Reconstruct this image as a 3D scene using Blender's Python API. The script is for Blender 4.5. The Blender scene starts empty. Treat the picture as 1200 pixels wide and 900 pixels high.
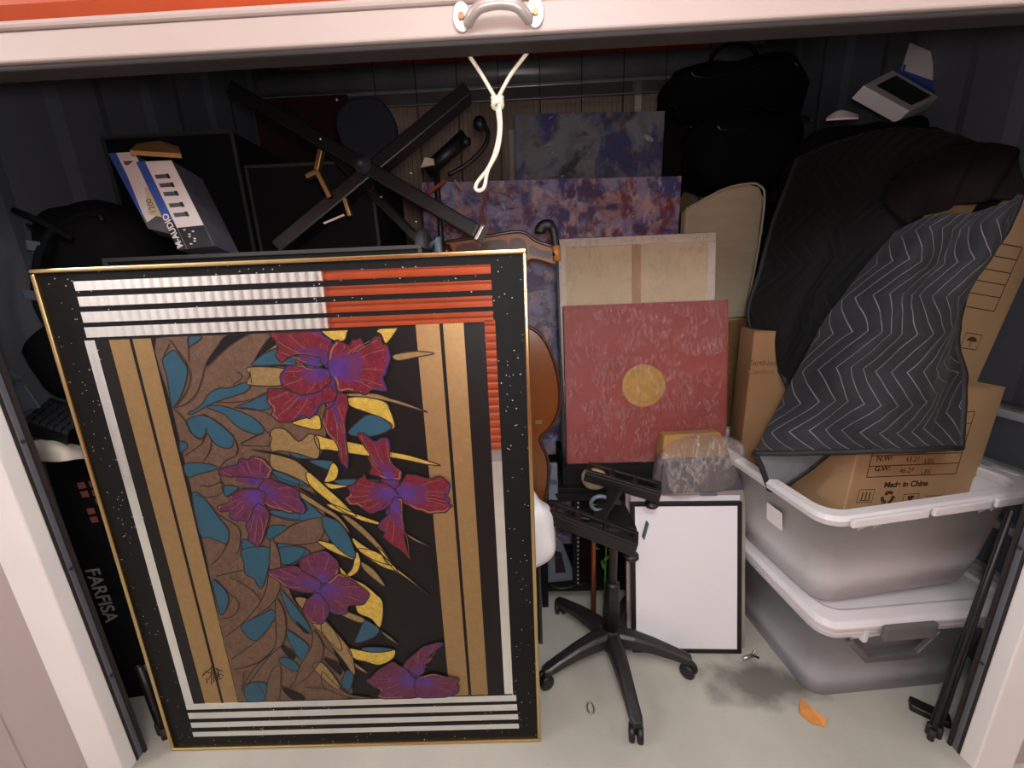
import bpy, bmesh, math, random
from mathutils import Vector as V, Matrix, Euler, noise
random.seed(7)
S = bpy.context.scene
COL = S.collection
PI = math.pi

# ------------------------------------------------------------------ camera
FPX = 450.0
PITCH, ROLL, YAW = .2478, .0407, .0277
CAM = V((0, -.9074, 1.5))
def cam_axes():
    cp, sp = math.cos(PITCH), math.sin(PITCH)
    Z = Matrix.Rotation(YAW, 3, 'Z')
    fwd, up, rt = Z @ V((0, cp, -sp)), Z @ V((0, sp, cp)), Z @ V((1, 0, 0))
    cr, sr = math.cos(ROLL), math.sin(ROLL)
    return rt*cr - up*sr, up*cr + rt*sr, fwd
RT, UP, FW = cam_axes()
cd = bpy.data.cameras.new('camera'); cam = bpy.data.objects.new('camera', cd); COL.objects.link(cam)
cd.sensor_fit = 'HORIZONTAL'; cd.sensor_width = 36; cd.lens = FPX/1200*36; cd.clip_start = .02
m3 = Matrix((RT, UP, -FW)).transposed()
cam.matrix_world = Matrix.Translation(CAM) @ m3.to_4x4()
S.camera = cam

# ------------------------------------------------------------------ world, lights, exposure
w = bpy.data.worlds.new('world'); S.world = w; w.use_nodes = True
w.node_tree.nodes['Background'].inputs[0].default_value = (.96, .985, 1, 1)
w.node_tree.nodes['Background'].inputs[1].default_value = .16
def area(name, loc, target, sx, sy, power, col):
    l = bpy.data.lights.new(name, 'AREA'); l.shape = 'RECTANGLE'; l.size = sx; l.size_y = sy
    l.energy = power; l.color = col
    o = bpy.data.objects.new(name, l); COL.objects.link(o); o.location = loc
    o.rotation_euler = (V(target) - V(loc)).to_track_quat('-Z', 'Y').to_euler()
    return o
def point(name, loc, r, power, col):
    l = bpy.data.lights.new(name, 'POINT'); l.energy = power; l.color = col; l.shadow_soft_size = r
    o = bpy.data.objects.new(name, l); COL.objects.link(o); o.location = loc
point('corridor_lamp', (.1, -1.45, 2.75), .25, 52, (.95, .985, 1))
point('added_fill_left', (-3.3, -1.35, 2.75), .25, 75, (.95, .985, 1))  # unseen lamp added to brighten the opposite wall in the mirror strips
point('added_fill_right', (3.5, -1.35, 2.75), .25, 40, (.95, .985, 1))  # unseen lamp added as counterpart to the left fill
point('phone_flash', (.03, -.93, 1.54), .05, 24, (.98, .99, 1))
S.view_settings.view_transform = 'Standard'; S.view_settings.look = 'None'
S.view_settings.gamma = 1; S.view_settings.use_curve_mapping = False
S.view_settings.exposure = 0.24

# ------------------------------------------------------------------ pixel rays (photo measurements -> places in the room)
def ray(x, y): return RT*((x-600)/FPX) + UP*((450-y)/FPX) + FW
def atZ(x, y, z=0.): d = ray(x, y); return CAM + d*((z-CAM.z)/d.z)
def atY(x, y, yy): d = ray(x, y); return CAM + d*((yy-CAM.y)/d.y)
def atX(x, y, xx): d = ray(x, y); return CAM + d*((xx-CAM.x)/d.x)
def frame(o, yaw=0, lean=0, roll=0):
    x = V((math.cos(yaw), math.sin(yaw), 0)); back = V((-math.sin(yaw), math.cos(yaw), 0))
    z = V((0, 0, math.cos(lean))) + back*math.sin(lean)
    if roll:
        q = Matrix.Rotation(roll, 3, z.cross(x)); x = q @ x; z = q @ z
    y = z.cross(x)
    M = Matrix((x, y, z)).transposed().to_4x4(); M.translation = V(o)
    return M
def onplane(px, py, M):
    n = M.col[1].to_3d(); o = M.translation; d = ray(px, py)
    p = CAM + d*((o-CAM).dot(n)/d.dot(n)); l = M.inverted() @ p
    return (l.x, l.z)

# ------------------------------------------------------------------ materials
def lin(c):
    if isinstance(c, str): c = [int(c[i:i+2], 16)/255 for i in (0, 2, 4)]
    return tuple((x/12.92 if x <= .04045 else ((x+.055)/1.055)**2.4) for x in c[:3])
class NT:
    def __init__(s, name):
        s.m = bpy.data.materials.new(name); s.m.use_nodes = True; s.t = s.m.node_tree
        s.b = s.t.nodes['Principled BSDF']; s.out = s.t.nodes['Material Output']
        s.c = None
    def n(s, typ, **k):
        o = s.t.nodes.new(typ)
        for a, v in k.items(): setattr(o, a, v)
        return o
    def l(s, a, b): s.t.links.new(a, b)
    def co(s, kind='Object'):
        if s.c is None: s.c = s.n('ShaderNodeTexCoord')
        return s.c.outputs[kind]
    def math(s, op, a, b=None):
        o = s.n('ShaderNodeMath', operation=op)
        for i, x in enumerate((a, b)):
            if x is None: continue
            if hasattr(x, 'node'): s.l(x, o.inputs[i])
            else: o.inputs[i].default_value = x
        return o.outputs[0]
    def noise(s, scale, detail=3, stretch=None, rough=.55):
        o = s.n('ShaderNodeTexNoise'); o.inputs['Scale'].default_value = scale; o.inputs['Detail'].default_value = detail
        o.inputs['Roughness'].default_value = rough
        c = s.co()
        if stretch:
            mp = s.n('ShaderNodeMapping'); mp.inputs['Scale'].default_value = stretch; s.l(c, mp.inputs[0]); c = mp.outputs[0]
        s.l(c, o.inputs['Vector']); return o.outputs['Fac']
    def ramp(s, fac, stops):
        r = s.n('ShaderNodeValToRGB'); e = r.color_ramp.elements
        while len(e) < len(stops): e.new(.5)
        for el, (p, c) in zip(e, stops):
            el.position = p; el.color = (*c, 1) if len(c) == 3 else c
        s.l(fac, r.inputs[0]); return r.outputs[0]
    def mix(s, fac, a, b):
        o = s.n('ShaderNodeMix', data_type='RGBA')
        for i, x in zip((0, 6, 7), (fac, a, b)):
            if hasattr(x, 'node'): s.l(x, o.inputs[i])
            else: o.inputs[i].default_value = (*x, 1) if i else x
        return o.outputs[2]
    def bump(s, h, strength=.3, dist=.002):
        b = s.n('ShaderNodeBump'); b.inputs['Strength'].default_value = strength; b.inputs['Distance'].default_value = dist
        s.l(h, b.inputs['Height']); return b.outputs[0]
def mat(name, col, rough=.5, metal=0., var=.15, scale=12, bump=0., bscale=60, coat=0., spec=.5, stretch=None):
    k = NT(name); c = lin(col)
    f = k.noise(scale, 4, stretch)
    k.l(k.ramp(f, [(.25, tuple(x*(1-var) for x in c)), (.75, tuple(min(1, x*(1+var)) for x in c))]), k.b.inputs['Base Color'])
    k.b.inputs['Roughness'].default_value = rough; k.b.inputs['Metallic'].default_value = metal
    k.b.inputs['Specular IOR Level'].default_value = spec
    if coat: k.b.inputs['Coat Weight'].default_value = coat; k.b.inputs['Coat Roughness'].default_value = .05
    if bump: k.l(k.bump(k.noise(bscale, 4, stretch), bump), k.b.inputs['Normal'])
    return k.m
def glitter(name, col, spark, rough=.45, metal=.3, thr=.93, scale=140, var=.12, amount=.9, coat=0., base_scale=60):
    k = NT(name); c = lin(col)
    f = k.noise(base_scale, 3)
    basec = k.ramp(f, [(.3, tuple(x*(1-var) for x in c)), (.7, tuple(min(1, x*(1+var)) for x in c))])
    v = k.n('ShaderNodeTexVoronoi'); v.inputs['Scale'].default_value = scale; k.l(k.co(), v.inputs['Vector'])
    sep = k.n('ShaderNodeSeparateColor'); k.l(v.outputs['Color'], sep.inputs[0])
    near = k.math('LESS_THAN', v.outputs['Distance'], .35)
    sp = k.math('MULTIPLY', k.math('MULTIPLY', k.math('GREATER_THAN', sep.outputs[0], thr), near), amount)
    k.l(k.mix(sp, basec, lin(spark)), k.b.inputs['Base Color'])
    k.b.inputs['Roughness'].default_value = rough; k.b.inputs['Metallic'].default_value = metal
    if coat: k.b.inputs['Coat Weight'].default_value = coat; k.b.inputs['Coat Roughness'].default_value = .04
    return k.m
def film(name, opac=.25, tint='ffffff', scale=26, stretch=(1, 1, .35), strength=.9):
    # clear stretch film: mostly see-through, glossy wrinkles; whitish diffuse streaks painted for glints
    k = NT(name)
    g = k.n('ShaderNodeBsdfGlossy'); g.inputs['Roughness'].default_value = .07; g.inputs['Color'].default_value = (1, .97, .95, 1)
    df = k.n('ShaderNodeBsdfDiffuse'); df.inputs['Color'].default_value = (.8, .78, .76, 1)
    t = k.n('ShaderNodeBsdfTransparent'); t.inputs['Color'].default_value = (*lin(tint), 1)
    n1 = k.noise(scale, 7, stretch, .7)
    nb = k.bump(n1, 1., .012*strength); k.l(nb, g.inputs['Normal'])
    ms = k.n('ShaderNodeMixShader'); ms.inputs[0].default_value = .22; k.l(g.outputs[0], ms.inputs[1]); k.l(df.outputs[0], ms.inputs[2])
    cr = k.math('ADD', k.math('ABSOLUTE', k.math('SUBTRACT', k.noise(scale*1.2, 4, stretch, .6), .5)), k.math('MULTIPLY', k.math('GREATER_THAN', k.noise(scale*.3, 2), .52), .06))
    fac = k.ramp(cr, [(.0, (min(1, opac*3.2),)*3), (.012, (opac*1.1,)*3), (.08, (opac*.6,)*3)])
    mx = k.n('ShaderNodeMixShader'); k.l(fac, mx.inputs[0]); k.l(t.outputs[0], mx.inputs[1]); k.l(ms.outputs[0], mx.inputs[2])
    k.l(mx.outputs[0], k.out.inputs[0]); return k.m
def translucent(name, col, opac, rough=.45):
    k = NT(name); c = lin(col)
    k.b.inputs['Base Color'].default_value = (*c, 1); k.b.inputs['Roughness'].default_value = rough
    tl = k.n('ShaderNodeBsdfTranslucent'); tl.inputs[0].default_value = (*c, 1)
    t = k.n('ShaderNodeBsdfTransparent'); t.inputs[0].default_value = (.92, .92, .93, 1)
    a = k.n('ShaderNodeMixShader'); a.inputs[0].default_value = .15; k.l(k.b.outputs[0], a.inputs[1]); k.l(tl.outputs[0], a.inputs[2])
    b = k.n('ShaderNodeMixShader'); b.inputs[0].default_value = opac; k.l(t.outputs[0], b.inputs[1]); k.l(a.outputs[0], b.inputs[2])
    k.l(b.outputs[0], k.out.inputs[0]); return k.m
def abstract(name, ground, layers, streak=(1, 1, 1)):
    # loose dabs of paint: each layer = (colour, scale, lower edge, upper edge)
    k = NT(name); col = lin(ground)
    for q, (c, sc, lo, hi) in enumerate(layers):
        mp = k.n('ShaderNodeMapping'); mp.inputs['Scale'].default_value = streak if q % 2 else (streak[2], 1, streak[0]); mp.inputs['Location'].default_value = (q*3.7, q*1.3, q*5.1); mp.inputs['Rotation'].default_value = (0, .5*(q % 3)-.4, 0); k.l(k.co(), mp.inputs[0])
        a = k.n('ShaderNodeTexNoise'); a.inputs['Scale'].default_value = sc; a.inputs['Detail'].default_value = 5; a.inputs['Roughness'].default_value = .6; a.inputs['Distortion'].default_value = .4; k.l(mp.outputs[0], a.inputs['Vector'])
        col = k.mix(k.ramp(a.outputs['Fac'], [(lo, (0, 0, 0)), (hi, (1, 1, 1))]), col, lin(c))
    k.l(col, k.b.inputs['Base Color']); k.b.inputs['Roughness'].default_value = .4
    k.l(k.bump(k.noise(22, 5), .4, .004), k.b.inputs['Normal'])
    return k.m

def floor_mat():
    k = NT('concrete_floor')
    base = k.ramp(k.noise(2.2, 6), [(.3, lin('a9a69b')), (.7, lin('bfbcb0'))])
    fine = k.noise(38, 5)
    base = k.mix(k.math('MULTIPLY', k.math('GREATER_THAN', fine, .66), .12), base, lin('8a8378'))
    # one damp stain of its own shape beside the plastic tubs
    mp = k.n('ShaderNodeMapping'); mp.vector_type = 'POINT'
    k.l(k.co('Object'), mp.inputs[0]); mp.inputs['Location'].default_value = (-.85*3.7, -.255*6.6, 0); mp.inputs['Scale'].default_value = (3.7, 6.6, 1)
    nz = k.n('ShaderNodeTexNoise'); nz.inputs['Scale'].default_value = 7; nz.inputs['Detail'].default_value = 5; k.l(k.co(), nz.inputs['Vector'])
    ad = k.n('ShaderNodeVectorMath', operation='LENGTH'); k.l(mp.outputs[0], ad.inputs[0])
    d = k.math('ADD', ad.outputs['Value'], k.math('MULTIPLY', k.math('SUBTRACT', nz.outputs['Fac'], .5), 1.5))
    st = k.ramp(d, [(.35, (.72,)*3), (.8, (0, 0, 0))])
    base = k.mix(st, base, lin('3d3b37'))
    k.l(base, k.b.inputs['Base Color']); k.b.inputs['Roughness'].default_value = .55
    k.l(k.bump(fine, .08, .003), k.b.inputs['Normal'])
    return k.m
def quilt(name, col, thread, N=14, A=1.5, K=4.):
    k = NT(name); c = lin(col)
    sp = k.n('ShaderNodeSeparateXYZ'); k.l(k.co('UV'), sp.inputs[0])
    tri = k.math('PINGPONG', k.math('MULTIPLY', sp.outputs[1], K), .5)
    ph = k.math('FRACT', k.math('ADD', k.math('MULTIPLY', sp.outputs[0], N), k.math('MULTIPLY', tri, A*2)))
    dist = k.math('ABSOLUTE', k.math('SUBTRACT', ph, .5))
    line = k.math('LESS_THAN', dist, .036)
    worn = k.math('MULTIPLY', line, k.ramp(k.noise(9, 3), [(.3, (.35,)*3), (.65, (1, 1, 1))]))
    f = k.ramp(k.noise(5, 4), [(.3, tuple(x*.75 for x in c)), (.7, tuple(x*1.3 for x in c))])
    k.l(k.mix(worn, f, lin(thread)), k.b.inputs['Base Color']); k.b.inputs['Roughness'].default_value = .8; k.b.inputs['Specular IOR Level'].default_value = .2
    k.b.inputs['Sheen Weight'].default_value = .05
    k.l(k.bump(k.math('POWER', dist, .5), .6, .006), k.b.inputs['Normal'])
    return k.m

M = {}
M['floor'] = floor_mat()
M['steel_dark'] = mat('dark_painted_steel', '34353a', .5, .1, .12, 3, .1)
M['steel_wall'] = mat('slate_steel_wall', '64646a', .5, .1, .1, 2)
M['back_wall'] = mat('brown_grey_ribbed_steel', 'b59a88', .5, 0, .12, 3)
M['beam'] = mat('glossy_steel_beam', 'a6a6aa', .32, .45, .15, 6)
M['white_paint'] = mat('white_painted_steel', 'efe9e6', .4, 0, .03, 4)
M['pink_paint'] = mat('pinkish_white_panel', 'b5a6a3', .5, 0, .03, 3)
M['orange'] = mat('orange_painted_slat', 'bb4c22', .45, 0, .1, 5)
M['bar_paint'] = mat('pinkish_bar_paint', 'bba9a2', .45, 0, .03, 4)
M['rubber'] = mat('black_rubber', '2b2422', .7, 0, .15, 8)
M['chrome'] = mat('brushed_steel', 'b9b4ae', .3, .9, .08, 20)
M['handle_paint'] = mat('worn_white_handle', 'b9ada6', .35, .4, .08, 20)
M['rope'] = mat('white_cotton_rope', 'e9ddc8', .85, 0, .15, 120, .4, 400)
M['gold_metal'] = mat('gold_metal_frame', 'c9b07c', .25, 1, .06, 5)
M['mirror'] = mat('silver_mirror', 'ecebe9', .03, 1, .01, 3)
M['art_black'] = glitter('black_glitter_board', '0f0e0f', 'ddd8cc', .65, 0, .975, 210, .2, .7)
M['art_black'].node_tree.nodes['Principled BSDF'].inputs['Specular IOR Level'].default_value = .2
M['art_ground'] = mat('black_lacquer', '120e0e', .5, 0, .3, 20, spec=.25)
M['band_gold'] = glitter('matte_gold_band', 'a88a60', 'd0b080', .5, .85, .97, 220, .06, .5)
M['leaf_brown'] = glitter('copper_brown_foil', '765f50', 'a88f70', .52, .8, .88, 260, .14, .5)
M['leaf_tan'] = glitter('tan_gold_foil', '9c8458', 'd8bc80', .5, .75, .86, 260, .14, .6)
M['leaf_gold'] = glitter('gold_foil', 'ccae4c', 'f6e294', .45, .55, .78, 240, .2, .7)
M['leaf_blue'] = mat('petrol_blue_print', '2a5468', .5, .35, .1, 18)
M['ink'] = mat('dark_ink_line', '20120f', .5, 0, .1, 9)
M['petal'] = glitter('crimson_foil', '6b1c2c', 'c05a66', .4, .25, .93, 240, .3, .6)
M['petal_purple'] = mat('violet_foil', '4c2a70', .4, .2, .25, 30)
M['petal_dim'] = glitter('plum_foil', '5b2140', '9a5078', .4, .25, .95, 240, .3, .5)
M['petal_mid'] = mat('plum_foil_shade', '5a2350', .42, .2, .2, 30)
M['vein'] = mat('tan_vein', '8a5a50', .5, .2, .1, 20)
M['plastic_black'] = mat('black_plastic', '151414', .45, 0, .1, 9, .05)
M['plastic_satin'] = mat('charcoal_nylon', '232222', .4, 0, .1, 9)
M['board_white'] = mat('white_board', 'f3f5f9', .25, 0, .01, 2)
M['alu'] = mat('aluminium', 'c5bfba', .35, .7, .06, 10)
M['red_canvas'] = mat('brick_red_paint', '8e2f2b', .6, 0, .15, 6, .3, 30)
M['dark_edge'] = mat('dark_canvas_edge', '2a2322', .7, 0, .1, 8)
M['gold_disc'] = mat('gold_leaf_disc', 'b58e3c', .45, .35, .2, 30, .3, 40)
M['linen'] = mat('raw_canvas', 'd0bb98', .8, 0, .1, 5, .2, 200)
M['pine'] = mat('pine_stretcher', 'b08a5f', .6, 0, .15, 6, stretch=(1, 1, .1))
M['cream'] = mat('cream_primed_edge', 'd8cbbd', .6, 0, .05, 8)
M['film'] = film('clear_film', .14, 'ffffff', 38, (1, 1, .33), 1.5)
M['film_thick'] = film('crumpled_film', .42, 'f6f4f2', 22, (1, 1, .4), 3.)
M['film_low'] = film('tight_film', .16, 'ffffff', 16, (.6, 1, 1.8), 2.2)
M['film_dark'] = film('film_over_carton', .10, 'd8d2cc', 30, (1, 1, .4), .8)
M['purple_art'] = abstract('violet_abstract_paint', 'a6a2c4', [('4a4f92', 5, .48, .6), ('c49a9c', 6, .5, .62), ('8e4450', 7, .53, .63), ('5a3f70', 6, .54, .64), ('d8b8b4', 9, .56, .66), ('3a4486', 8, .58, .68), ('cfc6dc', 13, .58, .68), ('7c2f38', 14, .62, .7)], (1, 1, 1.6))
M['blue_art'] = abstract('navy_abstract_paint', '84888e', [('3a457e', 3.2, .5, .58), ('2c3040', 4, .52, .62), ('70757c', 5, .55, .65), ('6e4438', 5, .59, .66), ('4a548c', 6, .58, .66), ('c4c4c6', 12, .64, .7)], (1, 1, 1.4))
M['beige'] = mat('beige_upholstery', 'b5a88f', .85, 0, .08, 7, .3, 260, stretch=(1, 1, 4))
M['card'] = mat('brown_cardboard', 'b08c66', .75, 0, .06, 4, .1, 80)
M['card_dark'] = mat('brown_cardboard_plain', '8d6a48', .75, 0, .08, 4, .1, 80)
M['kraft'] = mat('kraft_paper', 'a27a45', .75, 0, .15, 14, .3, 40)
M['print_faint'] = mat('faint_brown_print', '664630', .8, 0, .05, 9)
M['print'] = mat('brown_black_print', '4a2f1c', .8, 0, .05, 9)
M['blanket'] = quilt('black_quilted_blanket', '29292d', '7d7b7e', 13, 1.9, 3.8)
M['blanket_dark'] = quilt('dark_quilted_blanket', '0c0b0c', '201e1f', 16, 1.9, 4)
M['binding'] = mat('black_binding', '1b1a1d', .7, 0, .1, 20)
M['blanket_back'] = mat('grey_blanket_lining', '6c6f72', .9, 0, .1, 30, .2, 120)
M['tote'] = translucent('translucent_tub', 'e6e2e4', .82)
M['tote_grey'] = translucent('smoky_tub', 'd2d4dc', .76)
M['tote_rim'] = translucent('milky_rim', 'ebe6e8', .93, .35)
M['latch'] = mat('grey_plastic_latch', '5e5b5b', .45, 0, .06, 8)
M['fabric_black'] = mat('black_fabric', '0f0e10', .9, 0, .2, 10, .3, 90, spec=.15)
M['fabric_brown'] = mat('dark_brown_fabric', '17110f', .9, 0, .2, 10, .3, 90, spec=.15)
M['navy'] = mat('navy_mesh', '25262e', .7, 0, .1, 12, .2, 200)
M['case'] = mat('black_case', '121214', .75, 0, .15, 8, .15, 70, spec=.25)
M['brass'] = mat('brass', '8d7148', .4, .9, .1, 15)
M['paper_white'] = mat('white_print_card', 'e4d9d6', .5, 0, .03, 5)
M['paper_blue'] = mat('blue_print', '3b57a4', .5, 0, .1, 9)
M['paper_black'] = mat('black_print', '1d1b20', .5, 0, .1, 9)
M['paper_grey'] = mat('grey_print', '57545c', .5, 0, .2, 40)
M['sticker'] = mat('cream_sticker', 'cfc39f', .7, 0, .05, 9)
M['wood'] = mat('amber_varnished_wood', '6a3a14', .25, 0, .25, 4, coat=.5, stretch=(1, 1, .25))
M['wood_dark'] = mat('dark_varnished_wood', '3b2114', .3, 0, .2, 8, coat=.3)
M['wood_mid'] = mat('brown_wood', '7a4a22', .35, 0, .2, 8)
M['wood_line'] = mat('orange_wood_inlay', 'a8682f', .35, 0, .1, 8)
M['white_bag'] = mat('white_plastic_bag', 'e8e6e6', .4, 0, .04, 9, .5, 30)
M['grey_metal'] = mat('blue_grey_metal', '6b7683', .45, .2, .08, 9)
M['green'] = mat('green_plastic_leaf', '3c7a34', .5, 0, .2, 12)
M['stone'] = mat('tan_stone', 'b8a583', .8, 0, .2, 14, .3, 30)
M['copper'] = mat('copper_tube', 'a2603f', .35, .7, .1, 10)
M['paper_orange'] = mat('orange_card_scrap', 'd9914c', .7, 0, .1, 20)
M['drawer'] = mat('slate_plastic_drawer', '5c5f66', .5, 0, .08, 6)
M['lip'] = mat('pale_grey_lip', 'b3b2b2', .45, 0, .05, 6)
M['text_grey'] = mat('worn_white_print', '9a918a', .7, 0, .3, 60)
M['red_print'] = mat('faded_red_print', '8a4a3c', .7, 0, .3, 60)
M['dots'] = mat('silver_dots', 'cfcac4', .4, .4, .05, 8)
M['key_gloss'] = mat('glossy_key', '38383c', .25, 0, .05, 8)
M['knob'] = mat('dark_grey_rubber', '3a3938', .6, 0, .1, 8)

# ------------------------------------------------------------------ mesh builder
LOC = {}
class MB:
    def __init__(s, Mx=None): s.v, s.f, s.mi, s.M, s.k = [], [], [], Mx or Matrix.Identity(4), 0
    def add(s, vs, fs):
        o = len(s.v); s.v += [s.M @ V(p) for p in vs]
        for f in fs: s.f.append([i+o for i in f]); s.mi.append(s.k)
        return s
    def box(s, x0, x1, y0, y1, z0, z1):
        return s.add([(x, y, z) for z in (z0, z1) for y in (y0, y1) for x in (x0, x1)],
                     [(0, 2, 3, 1), (4, 5, 7, 6), (0, 1, 5, 4), (2, 6, 7, 3), (0, 4, 6, 2), (1, 3, 7, 5)])
    def frust(s, b, t, z0, z1):   # b, t = (x0,x1,y0,y1) below and above
        return s.add([(b[0], b[2], z0), (b[1], b[2], z0), (b[0], b[3], z0), (b[1], b[3], z0),
                      (t[0], t[2], z1), (t[1], t[2], z1), (t[0], t[3], z1), (t[1], t[3], z1)],
                     [(0, 2, 3, 1), (4, 5, 7, 6), (0, 1, 5, 4), (2, 6, 7, 3), (0, 4, 6, 2), (1, 3, 7, 5)])
    def bar(s, p, q, wd, h, up=(0, 0, 1)):
        p, q = V(p), V(q); d = (q-p).normalized(); a = d.cross(V(up))
        if a.length < 1e-4: a = d.cross(V((1, 0, 0)))
        a.normalize(); b = a.cross(d); a *= wd/2; b *= h/2
        return s.add([p-a-b, p+a-b, p+a+b, p-a+b, q-a-b, q+a-b, q+a+b, q-a+b],
                     [(0, 1, 2, 3), (7, 6, 5, 4), (0, 4, 5, 1), (1, 5, 6, 2), (2, 6, 7, 3), (3, 7, 4, 0)])
    def tube(s, pts, r, n=8, closed=False):
        pts = [V(p) for p in pts]; N = len(pts); rs = r if isinstance(r, (list, tuple)) else [r]*N
        vs, fs = [], []; prev = None
        for i, p in enumerate(pts):
            if closed: d = pts[(i+1) % N]-pts[i-1]
            else: d = pts[min(i+1, N-1)]-pts[max(i-1, 0)]
            d.normalize()
            if prev is None:
                a = d.cross(V((0, 0, 1)))
                if a.length < .1: a = d.cross(V((1, 0, 0)))
            else: a = prev - d*prev.dot(d)
            a.normalize(); prev = a; b = d.cross(a)
            for j in range(n):
                t = 2*PI*j/n; vs.append(p + (a*math.cos(t)+b*math.sin(t))*rs[i])
        for i in range(N if closed else N-1):
            for j in range(n):
                k = (i+1) % N
                fs.append((i*n+j, k*n+j, k*n+(j+1) % n, i*n+(j+1) % n))
        if not closed: fs += [tuple(range(n)), tuple(range((N-1)*n, N*n))[::-1]]
        return s.add(vs, fs)
    def lathe(s, prof, n=20, axis=None):
        A = axis or Matrix.Identity(4); vs, fs = [], []
        for r, z in prof:
            for j in range(n):
                t = 2*PI*j/n; vs.append(A @ V((r*math.cos(t), r*math.sin(t), z)))
        for i in range(len(prof)-1):
            for j in range(n): fs.append((i*n+j, i*n+(j+1) % n, (i+1)*n+(j+1) % n, (i+1)*n+j))
        fs += [tuple(range(n))[::-1], tuple(range((len(prof)-1)*n, len(prof)*n))]
        return s.add(vs, fs)
    def prism(s, pts, y0, y1):    # polygon in local xz, from y0 (front) to y1 (back)
        n = len(pts)
        if sum(pts[i-1][0]*pts[i][1]-pts[i][0]*pts[i-1][1] for i in range(n)) < 0: pts = pts[::-1]
        vs = [(x, y0, z) for x, z in pts]+[(x, y1, z) for x, z in pts]
        return s.add(vs, [tuple(range(n)), tuple(range(n, 2*n))[::-1]]+[(i, i+n, (i+1) % n+n, (i+1) % n) for i in range(n)])
    def flat(s, pts, y):
        n = len(pts)
        if sum(pts[i-1][0]*pts[i][1]-pts[i][0]*pts[i-1][1] for i in range(n)) < 0: pts = pts[::-1]
        return s.add([(x, y, z) for x, z in pts], [tuple(range(n))])
    def ribbon(s, pts, wd, y, closed=False):
        P = [V((a, b)) for a, b in pts]; n = len(P); vs, fs = [], []
        for i in range(n):
            d = (P[(i+1) % n]-P[i-1]) if closed else (P[min(i+1, n-1)]-P[max(i-1, 0)])
            if d.length < 1e-9: d = V((1, 0))
            d.normalize(); q = V((-d.y, d.x))*wd/2
            vs += [(P[i].x+q.x, y, P[i].y+q.y), (P[i].x-q.x, y, P[i].y-q.y)]
        for i in range(n if closed else n-1):
            a, b = 2*i, 2*((i+1) % n); fs.append((a, a+1, b+1, b))
        return s.add(vs, fs)
    def build(s, name, mats, parent=None, smooth=False, bevel=0, base=None, seg=2, sub=0):
        if not isinstance(mats, (list, tuple)): mats = [mats]
        o0 = LOC[parent] if parent else V(base if base is not None else (0, 0, 0))
        me = bpy.data.meshes.new(name); me.from_pydata([p-o0 for p in s.v], [], s.f)
        for m_ in mats: me.materials.append(M[m_] if isinstance(m_, str) else m_)
        me.polygons.foreach_set('material_index', s.mi)
        if smooth: me.polygons.foreach_set('use_smooth', [True]*len(me.polygons))
        me.update()
        o = bpy.data.objects.new(name, me); COL.objects.link(o)
        if parent: o.parent = parent
        else: o.location = o0
        LOC[o] = o0
        if bevel:
            b = o.modifiers.new('bevel', 'BEVEL'); b.width = bevel; b.segments = seg; b.limit_method = 'ANGLE'; b.angle_limit = .6
        if sub:
            b = o.modifiers.new('sub', 'SUBSURF'); b.levels = sub; b.render_levels = sub
        return o
def thing(name, label, cat, loc, group=None):
    o = bpy.data.objects.new(name, None); COL.objects.link(o); o.location = V(loc); LOC[o] = V(loc)
    o.empty_display_size = .05
    return tag(o, label, cat, group)
def tag(o, label, cat, group=None, kind=None):
    o['label'] = label; o['category'] = cat
    if group: o['group'] = group
    if kind: o['kind'] = kind
    return o
def struct(o, label=None):
    o['kind'] = 'structure'
    if label: o['label'] = label
    return o
def catmull(P, closed=True, k=4):
    n = len(P); out = []
    for i in range(n if closed else n-1):
        g = (lambda j: P[j % n]) if closed else (lambda j: P[max(0, min(n-1, j))])
        a, b, c, d = g(i-1), g(i), g(i+1), g(i+2)
        for t in range(k):
            t /= k
            out.append(tuple(.5*((2*b[q])+(-a[q]+c[q])*t+(2*a[q]-5*b[q]+4*c[q]-d[q])*t*t+(-a[q]+3*b[q]-3*c[q]+d[q])*t**3) for q in range(len(b))))
    if not closed: out.append(tuple(P[-1]))
    return out
def textmesh(name, body, m, parent, Mx, size, align='LEFT', bold=0., shear=0., lift=-.0012):
    cu = bpy.data.curves.new(name, 'FONT'); cu.body = body; cu.size = size; cu.align_x = align; cu.offset = bold; cu.shear = shear
    t = bpy.data.objects.new('tmp', cu); COL.objects.link(t)
    dg = bpy.context.evaluated_depsgraph_get(); dg.update()
    me = bpy.data.meshes.new_from_object(t.evaluated_get(dg)); bpy.data.objects.remove(t)
    me.name = name; me.materials.clear(); me.materials.append(M[m])
    o0 = LOC[parent]
    for vv in me.vertices: vv.co = Mx @ V((vv.co.x, lift, vv.co.y)) - o0
    o = bpy.data.objects.new(name, me); COL.objects.link(o); o.parent = parent; LOC[o] = o0
    return o
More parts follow.
